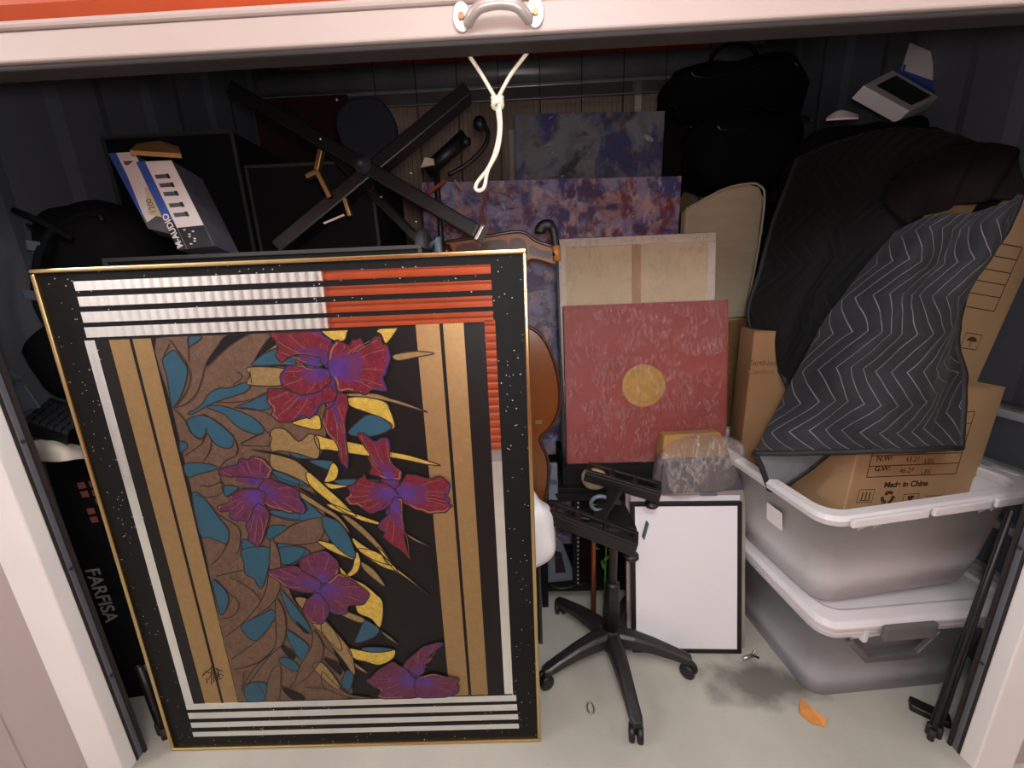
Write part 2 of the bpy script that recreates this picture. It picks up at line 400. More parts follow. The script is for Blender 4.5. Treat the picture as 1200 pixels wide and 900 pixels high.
def sheet(name, P, m, parent=None, thick=.004, base=None, sub=0, smooth=True, uvs=None):
    # P[row][col] = world points -> cloth with UVs and thickness
    R_, C_ = len(P), len(P[0]); o0 = LOC[parent] if parent else V(base)
    me = bpy.data.meshes.new(name)
    me.from_pydata([V(p)-o0 for r in P for p in r], [], [(i*C_+j, (i+1)*C_+j, (i+1)*C_+j+1, i*C_+j+1) for i in range(R_-1) for j in range(C_-1)])
    uv = me.uv_layers.new(name='UVMap')
    for l in me.loops:
        i, j = divmod(l.vertex_index, C_); uv.data[l.index].uv = (j/(C_-1), 1-i/(R_-1)) if not uvs else uvs(j/(C_-1), i/(R_-1))
    me.materials.append(M[m])
    if smooth: me.polygons.foreach_set('use_smooth', [True]*len(me.polygons))
    o = bpy.data.objects.new(name, me); COL.objects.link(o)
    if parent: o.parent = parent
    else: o.location = o0
    LOC[o] = o0
    if thick:
        sm = o.modifiers.new('solid', 'SOLIDIFY'); sm.thickness = thick; sm.offset = 0
    if sub:
        b = o.modifiers.new('sub', 'SUBSURF'); b.levels = sub; b.render_levels = sub
    return o
def refine(ctrl, nr, nc):
    # bicubic (Catmull) refinement of a control net of points
    def line(Pp, n):
        seg = len(Pp)-1; out = []
        for q in range(n):
            t = q/(n-1)*seg; i = min(int(t), seg-1); t -= i
            a, b, c, d = (V(Pp[max(0, min(seg, i+e))]) for e in (-1, 0, 1, 2))
            out.append(.5*((2*b)+(c-a)*t+(2*a-5*b+4*c-d)*t*t+(-a+3*b-3*c+d)*t**3))
        return out
    rows = [line(r, nc) for r in ctrl]
    cols = [line([rows[i][j] for i in range(len(rows))], nr) for j in range(nc)]
    return [[cols[j][i] for j in range(nc)] for i in range(nr)]
def bag(mb, c, r, e=.6, seed=0, amp=.06, nu=28, nv=16, rot=None):
    # lumpy superellipsoid for soft luggage
    c = V(c); vs, fs = [], []
    sg = lambda x, p: math.copysign(abs(x)**p, x)
    for i in range(nv+1):
        a = -PI/2+PI*i/nv
        for j in range(nu):
            b = 2*PI*j/nu
            p = V((r[0]*sg(math.cos(a), e)*sg(math.cos(b), e), r[1]*sg(math.cos(a), e)*sg(math.sin(b), e), r[2]*sg(math.sin(a), e)))
            k = 1+amp*2*noise.noise(p*4+V((seed*3.1, seed, 0)))+amp*noise.noise(p*11+V((seed, 2, 7)))
            p *= k
            if rot: p = rot @ p
            vs.append(c+p)
    for i in range(nv):
        for j in range(nu): fs.append((i*nu+j, i*nu+(j+1) % nu, (i+1)*nu+(j+1) % nu, (i+1)*nu+j))
    return mb.add(vs, fs)

# ================================================================== THE ROOM
XL, XR, YB, ZC = -1.70, 1.80, 2.35, 3.35
JL, JR, HD = -1.339, 1.348, 1.982
struct(MB().add([(-6, -2.6, 0), (6, -2.6, 0), (6, 2.6, 0), (-6, 2.6, 0), (-6, -2.6, -.1), (6, -2.6, -.1), (6, 2.6, -.1), (-6, 2.6, -.1)],
       [(0, 1, 2, 3), (7, 6, 5, 4), (0, 4, 5, 1), (1, 5, 6, 2), (2, 6, 7, 3), (3, 7, 4, 0)]).build('floor', 'floor'), 'pale concrete floor with a dark damp stain')
struct(MB().box(XL-.1, XR+.1, .02, YB+.1, ZC, ZC+.05).build('ceiling', 'steel_dark'))
def corrug(axis, a0, a1, pitch, depth, z0, z1, at, sgn):
    # ribbed sheet: ribs run vertically; at = plane, sgn = side the ribs face
    pr = []; a = a0
    while a < a1-1e-6:
        pr += [(a, 0), (a+pitch*.45, 0), (a+pitch*.55, depth), (a+pitch*.9, depth)]; a += pitch
    pr.append((a1, 0)); vs = []
    for z in (z0, z1):
        for t, d in pr: vs.append((t, at+sgn*d, z) if axis == 'x' else (at+sgn*d, t, z))
    n = len(pr)
    return MB().add(vs, [(i, i+1, n+i+1, n+i) for i in range(n-1)])
# back wall: ribbed sheet plus a solid backing
mb = corrug('x', XL, XR, .034, .008, 0, 2.86, YB, -1); mb.box(XL-.1, XR+.1, YB+.005, YB+.06, 0, ZC)
struct(mb.build('wall_back', 'back_wall'), 'ribbed brown grey steel back wall')
mb = corrug('y', .06, YB, .42, .012, 0, ZC, XL, 1); mb.box(XL-.06, XL-.002, .0, YB+.1, 0, ZC)
struct(mb.build('wall_left', 'steel_wall'), 'dark steel side wall with wide ribs')
mb = corrug('y', .06, YB, .42, .012, 0, ZC, XR, -1); mb.box(XR+.002, XR+.06, .0, YB+.1, 0, ZC)
struct(mb.build('wall_right', 'steel_wall'), 'dark steel side wall behind the cartons')
# front wall either side of the opening, white jambs, guide tracks
for nm, s, J in (('left', -1, JL), ('right', 1, JR)):
    mb = MB(); a, b = sorted((J+s*.115, s*6)); mb.box(a, b, -.012, .05, 0, ZC)
    for k in range(12):
        g = J+s*(.36+.32*k); mb.box(g-.006, g+.006, -.016, -.011, 0, ZC)
    struct(mb.build('wall_front_'+nm, 'pink_paint', bevel=.002), 'pinkish white corridor wall panel')
    mb = MB(); a, b = sorted((J, J+s*.115)); mb.box(a, b, -.03, .012, 0, HD+.9)
    struct(mb.build('trim_1' if s < 0 else 'trim_2', 'white_paint', bevel=.004), 'white steel door jamb')
    t = thing('door_track', 'dark steel door guide track on the %s jamb' % nm, 'door track', (J+s*.02, .03, 0))
    a, b = sorted((J+s*.002, J+s*.05)); MB().box(a, b, .0125, .020, 0, HD+.85).build('brush_strip', 'rubber', t)
    MB().box(a, b, .0205, .036, 0, HD+.85).build('guide_channel', 'steel_wall', t, bevel=.003)
    a, b = sorted((J-s*.002, J+s*.05)); MB().box(a, b, .0365, .046, 0, HD+.85).build('inner_angle', 'rubber', t)
    for z in (.35, .75, 1.15, 1.55): MB().lathe([(.006, 0), (.005, .003)], 8, Matrix.Translation((J+s*.002, .028, z)) @ Matrix.Rotation(-s*PI/2, 4, 'Y')).build('bolt', 'steel_dark', t)
struct(MB().box(-6, 6, -.02, .05, HD+.78, ZC).build('wall_front_header', 'pink_paint'))

# the rolled-up door: white bottom bar, orange slats, rubber seal, lift handle
door = thing('roll_up_door', 'orange roll up door with white bottom bar and lift handle', 'door', (0, 0, HD))
yb = -.008
bt = (atY(0, 26, -.008).z+atY(400, 1, -.008).z)/2; bg = (atY(0, 37, -.008).z+atY(400, 11, -.008).z)/2
MB().box(JL-.03, JR+.03, yb, .035, HD, bg-.002).build('bottom_bar', 'bar_paint', door, bevel=.004)
MB().box(JL-.03, JR+.03, yb-.006, .03, bg, bt).build('bar_lip', 'bar_paint', door, bevel=.006)
MB().box(JL-.03, JR+.03, -.002, .042, HD-.012, HD-.001).build('rubber_seal', 'rubber', door, bevel=.004)
for i in range(9):
    z = bt+.003+i*.075
    mb = MB(); mb.add([(x, y, zz) for x in (JL-.03, JR+.03) for y, zz in ((.0, z), (-.014, z+.02), (-.014, z+.055), (.0, z+.073), (.012, z+.073), (.012, z))],
                      [(0, 1, 7, 6), (1, 2, 8, 7), (2, 3, 9, 8), (3, 4, 10, 9), (4, 5, 11, 10), (5, 0, 6, 11), (5, 4, 3, 2, 1, 0), (6, 7, 8, 9, 10, 11)])
    mb.build('slat', 'orange', door)
h = MB(); hx = atY(584, 18, yb); pl = atY(541, 21, yb); pr_ = atY(627, 17, yb); hz = (pl.z+pr_.z)/2
hd = MB()
hd.tube(catmull([(pl.x+.012, yb-.006, hz-.012), (pl.x+.022, yb-.018, hz-.006), (pl.x+.04, yb-.026, hz+.002), (hx.x, yb-.028, hz+.005), (pr_.x-.04, yb-.026, hz+.002), (pr_.x-.022, yb-.018, hz-.006), (pr_.x-.012, yb-.006, hz-.012)], False, 5),
        [.010]*31, 10)
hb = hd.build('handle', 'handle_paint', door, smooth=True)
for x in (pl.x, pr_.x):
    mb = MB(frame((x, yb, hz)))
    mb.prism([(.018*math.cos(t*PI/8), .026*math.sin(t*PI/8)) for t in range(16)], -.006, 0)
    mb.build('handle_plate', 'handle_paint', hb, bevel=.002)
    mb = MB(frame((x, yb, hz))); mb.prism([(.006*math.cos(t*PI/5), .006*math.sin(t*PI/5)) for t in range(10)], -.0095, -.006); mb.build('screw', 'copper', hb)

# pull rope with knot and loop
Pk = lambda x, y, yy=.05: atY(x, y, yy)
rp = thing('pull_rope', 'knotted white cotton pull rope hanging under the door bar', 'rope', Pk(563, 222))
rr = .0042
top = HD-.005
for x in (550, 618):
    a = Pk(x, 62); MB().tube(catmull([(a.x, .05, top), tuple(a*.5+Pk(583, 112)*.5+V((-.004 if x < 580 else -.003, 0, 0))), tuple(Pk(584 if x > 580 else 580, 114))], False, 5), rr, 8).build('strand', 'rope', rp, smooth=True)
mb = MB(); c = Pk(583, 119)
for k in range(3):
    mb.tube([c+V((.010*math.cos(t), .008*math.sin(t), .004*math.sin(t)*(k-1)+(k-1)*.007)) for t in [2*PI*i/12 for i in range(12)]], .0048, 8, True)
mb.build('knot', 'rope', rp, smooth=True)
lp = [Pk(*p) for p in ((582, 122), (585, 150), (580, 178), (571, 198), (560, 212), (557, 220), (562, 224), (568, 219), (572, 200), (583, 178), (587, 150), (585, 122))]
lp = [p+V((0, .004 if i < 6 else -.004, 0)) for i, p in enumerate(lp)]
MB().tube(catmull([tuple(p) for p in lp], False, 4), rr, 8).build('loop', 'rope', rp, smooth=True)

# corridor behind the viewer (seen only in the mirrors): ribbed white wall and an orange unit door
YO = -2.45
struct(corrug('x', -6, -1.72, .085, .035, 0, 3.2, YO, 1).build('wall_opposite', 'white_paint'), 'white ribbed corridor wall')
d2 = MB(); 
for i in range(30): d2.add([(x, YO+y, .12+i*.075+zz) for x in (-1.72, 1.4) for y, zz in ((0, 0), (.014, .02), (.014, .055), (0, .073))], [(0, 4, 5, 1), (1, 5, 6, 2), (2, 6, 7, 3)])
struct(d2.build('door_2', 'orange'), 'closed orange unit door across the corridor')
struct(MB().box(1.4, 6, YO-.02, YO, 0, 3.2).box(-1.72, 1.4, YO-.03, YO-.001, 0, 3.2).box(-6, 6, YO-.06, YO-.03, 0, 3.2).build('wall_opposite_panel', 'pink_paint'))
struct(MB().box(-6, 6, YO-.06, .02, 3.2, 3.25).build('ceiling_corridor', 'white_paint'))

# back of the unit: shiny beam, orange header and mesh wires above it
bm_ = thing('steel_beam', 'glossy dark steel beam across the top of the back wall', 'beam', (0, 2.1, 2.7))
zb = atY(600, 88, 2.1).z
mb = MB(); mb.tube([(XL+.01, 2.1, zb+.01), (XR-.01, 2.1, zb+.01)], .075, 20); mb.build('round_tube', 'beam', bm_, smooth=True)
MB().box(XL+.01, XR-.01, 2.02, 2.2, zb-.105, zb-.085).build('flange', 'beam', bm_, bevel=.003)
zo = atY(600, 67, 2.2).z
struct(MB().box(-.75, 1.25, 2.2, 2.3495, zo-.02, zo+.10).build('trim_3', 'orange'), 'thin orange strip showing above the steel beam')
ms = thing('wire_mesh', 'thin dark wire mesh in front of the ribbed back wall', 'mesh', (0, 2.0, 1.5))
for i in range(9):
    x = -.9+i*.27; MB().tube([(x, 1.99, 1.6), (x, 1.99, zb+.12)], .003, 6).build('wire', 'steel_dark', ms)
MB().tube([(-1.2, 1.985, zb-.19), (1.4, 1.985, zb-.19)], .004, 6).build('cross_wire', 'beam', ms)
for px, wd in ((598, .05), (748, .05), (812, .09)):
    a = atY(px, 100, 2.24); o = MB().box(a.x-wd/2, a.x+wd/2, 2.23, 2.26, 0, a.z+.1 if px > 600 else 2.6).build('wall_batten', 'cream' if px < 800 else 'pine', base=(a.x, 2.24, 0), bevel=.003)
    tag(o, {598: 'pale narrow batten behind the pull rope', 748: 'pale narrow batten above the navy painting', 812: 'wider tan wooden batten right of the navy painting'}[px], 'batten')

# ================================================================== FRAMED IRIS PICTURE
bl, br = atZ(205, 875), atZ(634, 864)
PM = frame(bl, math.atan2(br.y-bl.y, br.x-bl.x), math.radians(1.8))
PW = (br-bl).length; PH = (onplane(52, 316, PM)[1]+onplane(617, 291, PM)[1])/2
pic = thing('framed_picture', 'large gold framed black mirror picture of purple irises and foil leaves', 'picture', bl)
MB(PM).box(.004, PW-.004, -.006, .018, .004, PH-.004).build('backing_board', 'art_black', pic)
for nm, bx_ in (('frame_rail', (0, PW, -.016, .022, 0, .012)), ('frame_rail', (0, PW, -.016, .022, PH-.012, PH)),
                ('frame_rail', (0, .012, -.016, .022, .0122, PH-.0122)), ('frame_rail', (PW-.012, PW, -.016, .022, .0122, PH-.0122))):
    MB(PM).box(*bx_).build(nm, 'gold_metal', pic, bevel=.004, seg=3)
A_ = lambda p: onplane(p[0], p[1], PM)
def rectpart(nm, q, m, y0, y1=-.0062, sq=True):
    L = [A_(p) for p in q]     # tl, tr, br, bl in the photo -> straightened rectangle on the board
    if sq:
        x0, x1 = (L[0][0]+L[3][0])/2, (L[1][0]+L[2][0])/2; z0, z1 = (L[2][1]+L[3][1])/2, (L[0][1]+L[1][1])/2
        return MB(PM).box(x0, x1, y0, y1, z0, z1).build(nm, m, pic)
    return MB(PM).prism(L, y0, y1).build(nm, m, pic)
# mirror strips
for (lx, l0, l1), (rx, r0, r1) in (((90, 332, 342), (575, 308, 320)), ((95, 350, 361), (576, 326, 338)), ((99, 368, 380), (577, 344, 357)), ((103, 386, 398), (578, 362, 374))):
    rectpart('mirror_strip', ((lx, l0), (rx, r0), (rx+.3, r1), (lx+3, l1)), 'mirror', -.008)
for (lx, l0, l1), (rx, r0, r1) in (((220, 823, 830), (605, 811, 817.5)), ((223, 834, 841), (606, 821, 828)), ((226, 845, 851), (607, 833, 839)), ((228, 855.5, 861), (608, 844.5, 850))):
    rectpart('mirror_strip', ((lx, l0), (rx, r0), (rx, r1), (lx+1, l1)), 'mirror', -.008)
rectpart('mirror_strip', ((106, 399), (117, 398), (227, 822), (217, 823)), 'mirror', -.008)
rectpart('mirror_strip', ((567, 375), (578, 374.5), (603, 810), (592, 810.5)), 'mirror', -.008)
# black art panel and gold bands
rectpart('art_panel', ((118, 399), (566, 376), (592, 811), (228, 822)), 'art_ground', -.0066)
for q in (((135, 398), (158, 397), (258, 821.5), (239, 822)), ((162, 397), (183, 396), (278, 821), (261, 821.5)),
          ((487, 379), (513, 378), (551, 812), (528, 813)), ((518, 378), (542, 377), (573, 811.5), (554, 812))):
    rectpart('gold_band', q, 'band_gold', -.0072)
# the print itself: thin foil shapes traced from the picture
OR = {'A': (180, 370, 5.625), 'B': (300, 370, 5.625), 'C': (400, 370, 5.625), 'D': (190, 500, 5.625), 'E': (320, 500, 5.625),
      'F': (400, 500, 5.625), 'G': (220, 640, 5.), 'H': (380, 640, 5.), 'J': (150, 560, 2.647), 'P': (0, 0, 1.)}
ZT = (A_((187, 397))[1]+A_((487, 380))[1])/2; ZB_ = (A_((280, 821))[1]+A_((528, 813))[1])/2; XLa = A_((240, 640))[0]
XLa = A_((185, 396))[0]; XLb = A_((280, 821))[0]
def tr(key, s):
    ox, oy, k = OR[key]; n = [float(t) for t in s.replace(',', ' ').split()]
    out = []
    for i in range(0, len(n), 2):
        x, z = A_((ox+n[i]/k, oy+n[i+1]/k)); out.append((x, z))
    return out
def clip(P): return [(max(min(XLa, XLb)+.004, x), min(ZT-.001, max(ZB_+.002, z))) for x, z in P]
cnt = [0]
def shape(nm, m, key, s, y, line=.0032, k=4, ink='ink'):
    cnt[0] += 1; y -= (cnt[0] % 40)*.00003
    P = clip(catmull(tr(key, s), True, k)); mb = MB(PM); mb.flat(P, y)
    mb.k = 1; mb.ribbon(P, line, y-.00025, True)
    return mb.build(nm, [m, ink], pic)
shape('leaf', 'leaf_brown', 'P', '186,396 255,392 320,388 312,402 298,432 340,430 380,468 384,505 373,536 340,528 362,562 382,600 384,640 340,655 345,700 375,730 397,770 412,815 340,818 281,821 262,740 235,610 205,480', -.0076, .002)
BLUE = [('A', '155,225 205,290 240,350 225,450 185,545 145,595 130,560 105,400 75,290 110,250'), ('A', '245,140 330,135 315,160 270,190 250,200'),
 ('A', '655,440 630,490 560,520 450,555 370,590 280,640 240,640 300,605 340,570 380,510 440,475 520,470 600,440'),
 ('A', '365,595 440,585 540,610 620,640 700,690 740,740 720,770 660,770 560,720 490,650 420,620'),
 ('A', '240,680 330,650 430,690 500,750 545,800 520,865 440,850 390,800 370,770 330,810 280,780 250,730'), ('A', '190,820 240,840 230,870 195,890'),
 ('A', '650,560 770,500 775,610 560,600'), ('D', '165,240 280,232 375,255 350,280 250,305 185,325'),
 ('D', '215,435 280,450 330,510 390,590 450,670 450,740 430,760 330,720 265,700'), ('D', '420,380 520,390 470,430 440,450 420,420'),
 ('D', '740,280 900,340 900,385 780,345'), ('D', '715,540 900,560 900,600 760,575'), ('D', '715,650 840,650 720,740'),
 ('D', '540,740 600,750 680,820 720,870 700,900 560,900'), ('D', '770,760 900,770 900,890 800,890 790,800'),
 ('E', '0,280 100,290 230,370 230,385 60,330'), ('E', '120,165 250,170 305,200 180,200'), ('E', '250,215 400,220 390,275 330,260'),
 ('E', '200,460 330,570 320,590 150,610 0,570 0,540 200,545 240,530'), ('E', '410,345 560,335 720,345 500,380'),
 ('E', '40,760 150,770 250,810 200,870 70,890'), ('C', '55,770 120,690 190,645 270,665 340,710 330,740 270,770 180,790'),
 ('B', '0,300 80,240 150,215 160,290 290,260 430,290 440,330 330,330 200,320 0,325'), ('G', '155,190 210,220 250,280 245,340 210,390 190,340'),
 ('G', '340,430 420,400 500,360 520,410 415,540 330,480'), ('G', '330,10 490,0 480,130 440,240 400,180 350,150 340,80'), ('G', '545,0 700,0 640,80 560,90'),
 ('G', '550,240 600,290 700,420 730,500 650,450 600,380'), ('G', '590,480 660,520 720,580 680,660 640,610 600,540'), ('G', '350,800 470,790 450,890 360,890'),
 ('G', '540,650 600,640 660,690 640,720 580,690')]
for k_, s_ in BLUE: shape('blue_leaf', 'leaf_blue', k_, s_, -.0082)
for k_, s_ in (('A', '480,140 560,105 660,105 600,140 520,190 450,250 400,300 360,330 380,280 430,210'), ('A', '720,250 780,140 800,130 790,200'), ('D', '600,145 760,160 900,200 900,215 780,180'),
               ('G', '560,560 640,620 620,650 570,600'), ('G', '640,420 720,490 690,490'), ('G', '560,810 660,850 700,890 620,880'), ('G', '800,640 900,680 900,740'),
               ('E', '180,390 330,460 420,560 340,520 240,440'), ('E', '170,205 330,260 360,300 345,350 260,270')): shape('dark_gap', 'art_ground', k_, s_, -.0085, .0015)
GOLD = [('leaf_gold', 'B', '440,95 530,85 620,75 610,110 590,160 520,160'), ('leaf_gold', 'C', '240,100 300,60 385,55 360,110 310,175 290,170 270,120'),
 ('leaf_tan', 'C', '345,260 420,240 510,232 620,245 510,268 380,292'), ('leaf_tan', 'A', '640,335 880,345 850,400 860,455 640,450 650,390'),
 ('leaf_tan', 'A', '720,250 780,215 830,180 825,205 770,235'),
 ('leaf_gold', 'C', '45,540 150,530 290,560 330,620 360,715 340,740 330,710 270,665 160,625 70,590'), ('leaf_tan', 'C', '40,510 120,505 240,510 330,540 430,570 580,632 430,590 300,555 150,530 60,525'),
 ('leaf_gold', 'E', '285,50 390,75 500,90 640,120 770,155 900,180 1030,220 1110,248 1010,238 900,215 780,195 640,185 500,165 380,145 310,135'),
 ('leaf_gold', 'B', '250,700 330,670 420,650 440,720 420,745 340,730'),
 ('leaf_tan', 'E', '0,20 90,10 180,90 250,40 310,80 305,200 180,170 60,150 0,150'),
 ('leaf_tan', 'E', '0,165 60,180 160,215 250,290 350,380 440,460 510,530 560,580 470,550 350,460 230,365 100,300 0,260'),
 ('leaf_gold', 'E', '230,290 290,320 350,380 440,460 510,530 560,580 470,550 350,460 250,370'),
 ('leaf_gold', 'E', '400,230 440,270 420,340 350,355 365,310'), ('leaf_gold', 'E', '350,360 420,370 505,380 420,400 380,395'),
 ('leaf_tan', 'E', '170,410 260,460 350,520 430,570 490,640 510,690 430,600 330,540 200,460'), ('leaf_gold', 'E', '360,500 430,510 520,550 600,580 710,620 705,635 600,610 540,585 420,540'),
 ('leaf_tan', 'E', '460,570 520,590 620,670 720,780 790,890 760,890 700,800 600,700 520,630'),
 ('leaf_brown', 'E', '0,740 80,680 170,625 330,590 345,680 300,745 180,765 60,755'),
 ('leaf_gold', 'E', '530,720 620,780 720,830 800,895 760,895 660,860 570,800'), ('leaf_gold', 'E', '300,740 400,760 480,800 540,860 500,850 380,800'),
 ('leaf_tan', 'F', '430,690 500,730 595,780 480,735'), ('leaf_gold', 'H', '210,0 330,30 420,110 520,190 620,275 450,150 350,110 240,40'),
 ('leaf_gold', 'H', '320,0 350,20 440,140 400,110'), ('leaf_tan', 'H', '225,80 290,120 340,180 362,225 300,180 235,120'),
 ('leaf_gold', 'H', '100,110 160,170 240,210 300,260 350,320 335,460 280,410 200,370 180,250 120,180'), ('leaf_gold', 'H', '200,20 220,80 200,140 150,168 130,165 170,120 185,60'),
 ('leaf_tan', 'H', '60,360 140,370 240,410 220,435 130,400'), ('leaf_tan', 'H', '335,480 390,515 440,560 380,525'),
 ('leaf_gold', 'H', '150,585 250,600 330,605 415,590 410,640 330,680 250,660 180,640'), ('leaf_tan', 'H', '0,420 50,460 120,540 170,620 185,740 110,640 0,500'),
 ('leaf_tan', 'H', '180,665 230,700 265,730 200,700'), ('leaf_brown', 'H', '0,720 60,780 150,850 280,872 200,876 90,850 0,800'),
 ('leaf_tan', 'G', '740,440 820,425 900,540 900,600 800,500'), ('leaf_tan', 'G', '640,290 700,290 715,330 680,350'), ('leaf_tan', 'G', '740,690 800,670 900,800 860,810'),
 ('leaf_brown', 'G', '500,-60 550,40 555,200 530,290 450,370 345,430 420,340 470,240 490,100'), ('leaf_brown', 'G', '530,290 580,390 575,540 480,640 330,830 400,700 520,580 525,400'),
 ('leaf_brown', 'G', '745,480 800,560 790,650 700,760 610,810 640,770 670,680 735,570'), ('leaf_brown', 'G', '500,720 550,690 555,780 540,885 460,885')]
for m_, k_, s_ in GOLD: shape('leaf', m_, k_, s_, -.0088)
for k_, s_ in (('E', '340,580 390,590 450,620 500,690 530,760 555,840 520,845 440,790 380,720 340,640'), ('H', '245,420 290,440 330,475 290,520 190,550 210,490'),
               ('H', '230,580 320,575 410,590 330,605 250,600'), ('H', '140,710 180,740 170,790 150,830 110,790')): shape('blue_leaf', 'leaf_blue', k_, s_, -.0104)
LINES = [('A', '120,150 200,260 245,330 260,400 240,480 190,560 150,600 220,580 290,520 330,430 350,350 380,280 480,140'), ('A', '150,605 220,680 260,760 330,800 370,740'),
 ('A', '340,640 440,700 540,790 570,860 560,900'), ('A', '740,740 790,790 770,850 680,850 590,840 740,765'), ('A', '245,130 250,300'), ('A', '125,180 85,260'),
 ('A', '560,360 600,400 540,450'), ('A', '660,440 650,360'), ('A', '540,600 680,610 860,680'), ('A', '430,565 600,560 770,510'),
 ('D', '310,0 280,100 170,180'), ('D', '340,80 330,150 290,220'), ('D', '500,90 510,170 430,220 390,270'), ('D', '530,105 650,40'), ('D', '265,380 340,380 410,355 415,420 330,455 230,440'),
 ('D', '330,510 400,580 500,640 530,700 520,800 490,830'), ('D', '450,740 400,840 340,895'), ('D', '390,280 415,420'), ('D', '840,650 900,620'), ('D', '720,745 900,755'),
 ('G', '170,180 250,260 300,300 310,350 270,400 210,410'), ('G', '180,165 330,130'), ('G', '265,650 415,540 520,420'), ('G', '260,170 380,240 450,320'), ('G', '290,710 420,670 520,580'),
 ('G', '230,520 320,450 345,430'), ('G', '800,560 900,650'), ('G', '690,810 900,830'), ('G', '340,720 330,820'), ('G', '420,790 470,870')]
for k_, s_ in LINES: MB(PM).ribbon(clip(catmull(tr(k_, s_), False, 5)), .0026, -.0092).build('leaf_line', 'ink', pic)
mb = MB(PM)   # signature glyphs on the left gold band
for s_ in ('100,740 150,700 215,720', '130,770 160,720 165,780', '110,720 190,745', '150,690 150,800', '180,700 200,770 215,755', '120,760 125,790', '95,750 110,735', '190,720 185,790', '170,730 220,745'):
    mb.ribbon(tr('G', s_), .0035, -.0078)
mb.build('signature', 'ink', pic)
def flower(petals, key, ctr, m='petal'):
    c_ = tr(key, '%g,%g' % ctr)[0]; root = None
    for i, s_ in enumerate(petals):
        P = catmull(tr(key, s_), True, 5); y = -.0108-i*.00045; mb = MB(PM)
        gx, gz = sum(p[0] for p in P)/len(P), sum(p[1] for p in P)/len(P)
        P = clip([(gx+(p[0]-gx)*(1+.03*math.sin(q*1.15+i)), gz+(p[1]-gz)*(1+.03*math.sin(q*1.15+i))) for q, p in enumerate(P)])
        mb.flat(P, y); mb.k = 1; mb.ribbon(P, .0034, y-.0003, True)
        g = (sum(p[0] for p in P)/len(P), sum(p[1] for p in P)/len(P))
        mb.k = 4; mb.flat([(c_[0]+(p[0]-c_[0])*.58, c_[1]+(p[1]-c_[1])*.58) for p in P], y-.0001)
        mb.k = 2; mb.flat([(c_[0]+(p[0]-c_[0])*.36, c_[1]+(p[1]-c_[1])*.36) for p in P], y-.00016)
        h0 = (i*11+5) % len(P); Q = [(g[0]+(p[0]-g[0])*.94, g[1]+(p[1]-g[1])*.94) for p in (P+P)[h0:h0+len(P)//4]]; mb.ribbon(Q, .006, y-.00012)
        mb.k = 3; h0 = (h0+len(P)//3) % len(P); Q = [(g[0]+(p[0]-g[0])*.93, g[1]+(p[1]-g[1])*.93) for p in (P+P)[h0:h0+len(P)//4]]; mb.ribbon(Q, .004, y-.00012)
        mb.k = 1
        for q in range(3, len(P), 9):
            p = P[q]; mb.ribbon([(c_[0]+(p[0]-c_[0])*t_, c_[1]+(p[1]-c_[1])*t_) for t_ in (.6, .75, .9)], .0014, y-.0002)
        mb.k = 3
        far = sorted(range(len(P)), key=lambda q: -math.hypot(P[q][0]-c_[0], P[q][1]-c_[1]))[:len(P)//2]
        for q in sorted(far)[2::7]:
            p = P[q]; e = lambda t, b=0: (c_[0]+(p[0]-c_[0])*t-(p[1]-c_[1])*b, c_[1]+(p[1]-c_[1])*t+(p[0]-c_[0])*b)
            mb.ribbon([e(.55), e(.68, .015), e(.8, .01), e(.93)], .0014, y-.0002)
        o = mb.build('petal' if root else 'iris_flower', [m, 'ink', 'petal_purple', 'vein', 'petal_mid'], root or pic)
        root = root or o
flower(['120,100 380,90 470,130 520,190 515,260 480,320 440,310 430,270 300,250 230,270 190,300 150,270 160,200 130,150',
        '550,500 600,510 620,570 600,700 610,850 620,960 600,990 560,920 550,850 480,760 450,690 470,620 530,570',
        '100,480 200,480 340,515 480,460 535,490 530,550 440,580 375,670 330,650 230,695 150,680 120,640 130,610 95,560',
        '285,285 350,335 440,340 500,360 505,420 450,480 340,515 220,475 175,420 200,350 240,320 280,320',
        '480,320 520,180 560,160 620,190 650,160 700,150 745,200 780,150 820,130 850,180 890,220 880,340 850,400 870,490 800,480 720,510 650,490 560,490 520,400'], 'B', (490, 345))
flower(['120,45 145,30 230,85 290,60 330,100 325,180 350,240 405,290 390,340 310,335 200,300 210,250 185,200 195,170 140,90',
        '160,305 190,340 290,360 360,400 370,470 340,500 250,545 190,555 130,510 60,495 40,460 70,430 55,390 100,360',
        '370,400 440,310 480,305 600,330 640,315 710,350 715,420 690,440 725,470 710,490 735,510 680,550 580,555 500,530 420,490',
        '370,450 410,470 410,540 420,640 430,760 460,850 380,785 290,720 290,680 250,635 320,560 330,500'], 'F', (370, 420))
flower(['390,280 420,260 510,240 530,200 580,210 620,185 700,220 740,280 710,330 640,330 560,320 480,320 410,310',
        '660,380 700,330 800,360 900,400 925,460 960,550 900,555 820,545 700,500 650,440',
        '465,450 540,400 630,400 690,420 690,500 600,600 540,605 470,590 465,545 400,545 390,510 460,490',
        '650,490 720,550 710,620 680,720 650,775 590,735 590,690 570,640 600,580'], 'D', (650, 400), 'petal_dim')
flower(['540,250 600,220 640,235 660,280 620,320 560,300', '443,283 520,265 560,290 600,310 590,345 520,340 470,310',
        '620,320 660,290 700,310 748,345 740,380 690,390 680,415 620,400 600,350', '560,370 600,350 630,400 610,440 580,440 550,410'], 'J', (600, 330), 'petal_dim')
flower(['470,680 560,590 620,560 705,550 650,600 590,650 590,720 550,740 520,720', '260,770 300,730 390,665 450,680 530,750 560,800 550,870 330,870 340,830 290,800',
        '545,760 640,730 720,745 790,760 780,790 795,820 740,860 560,868'], 'H', (550, 760), 'petal_dim')
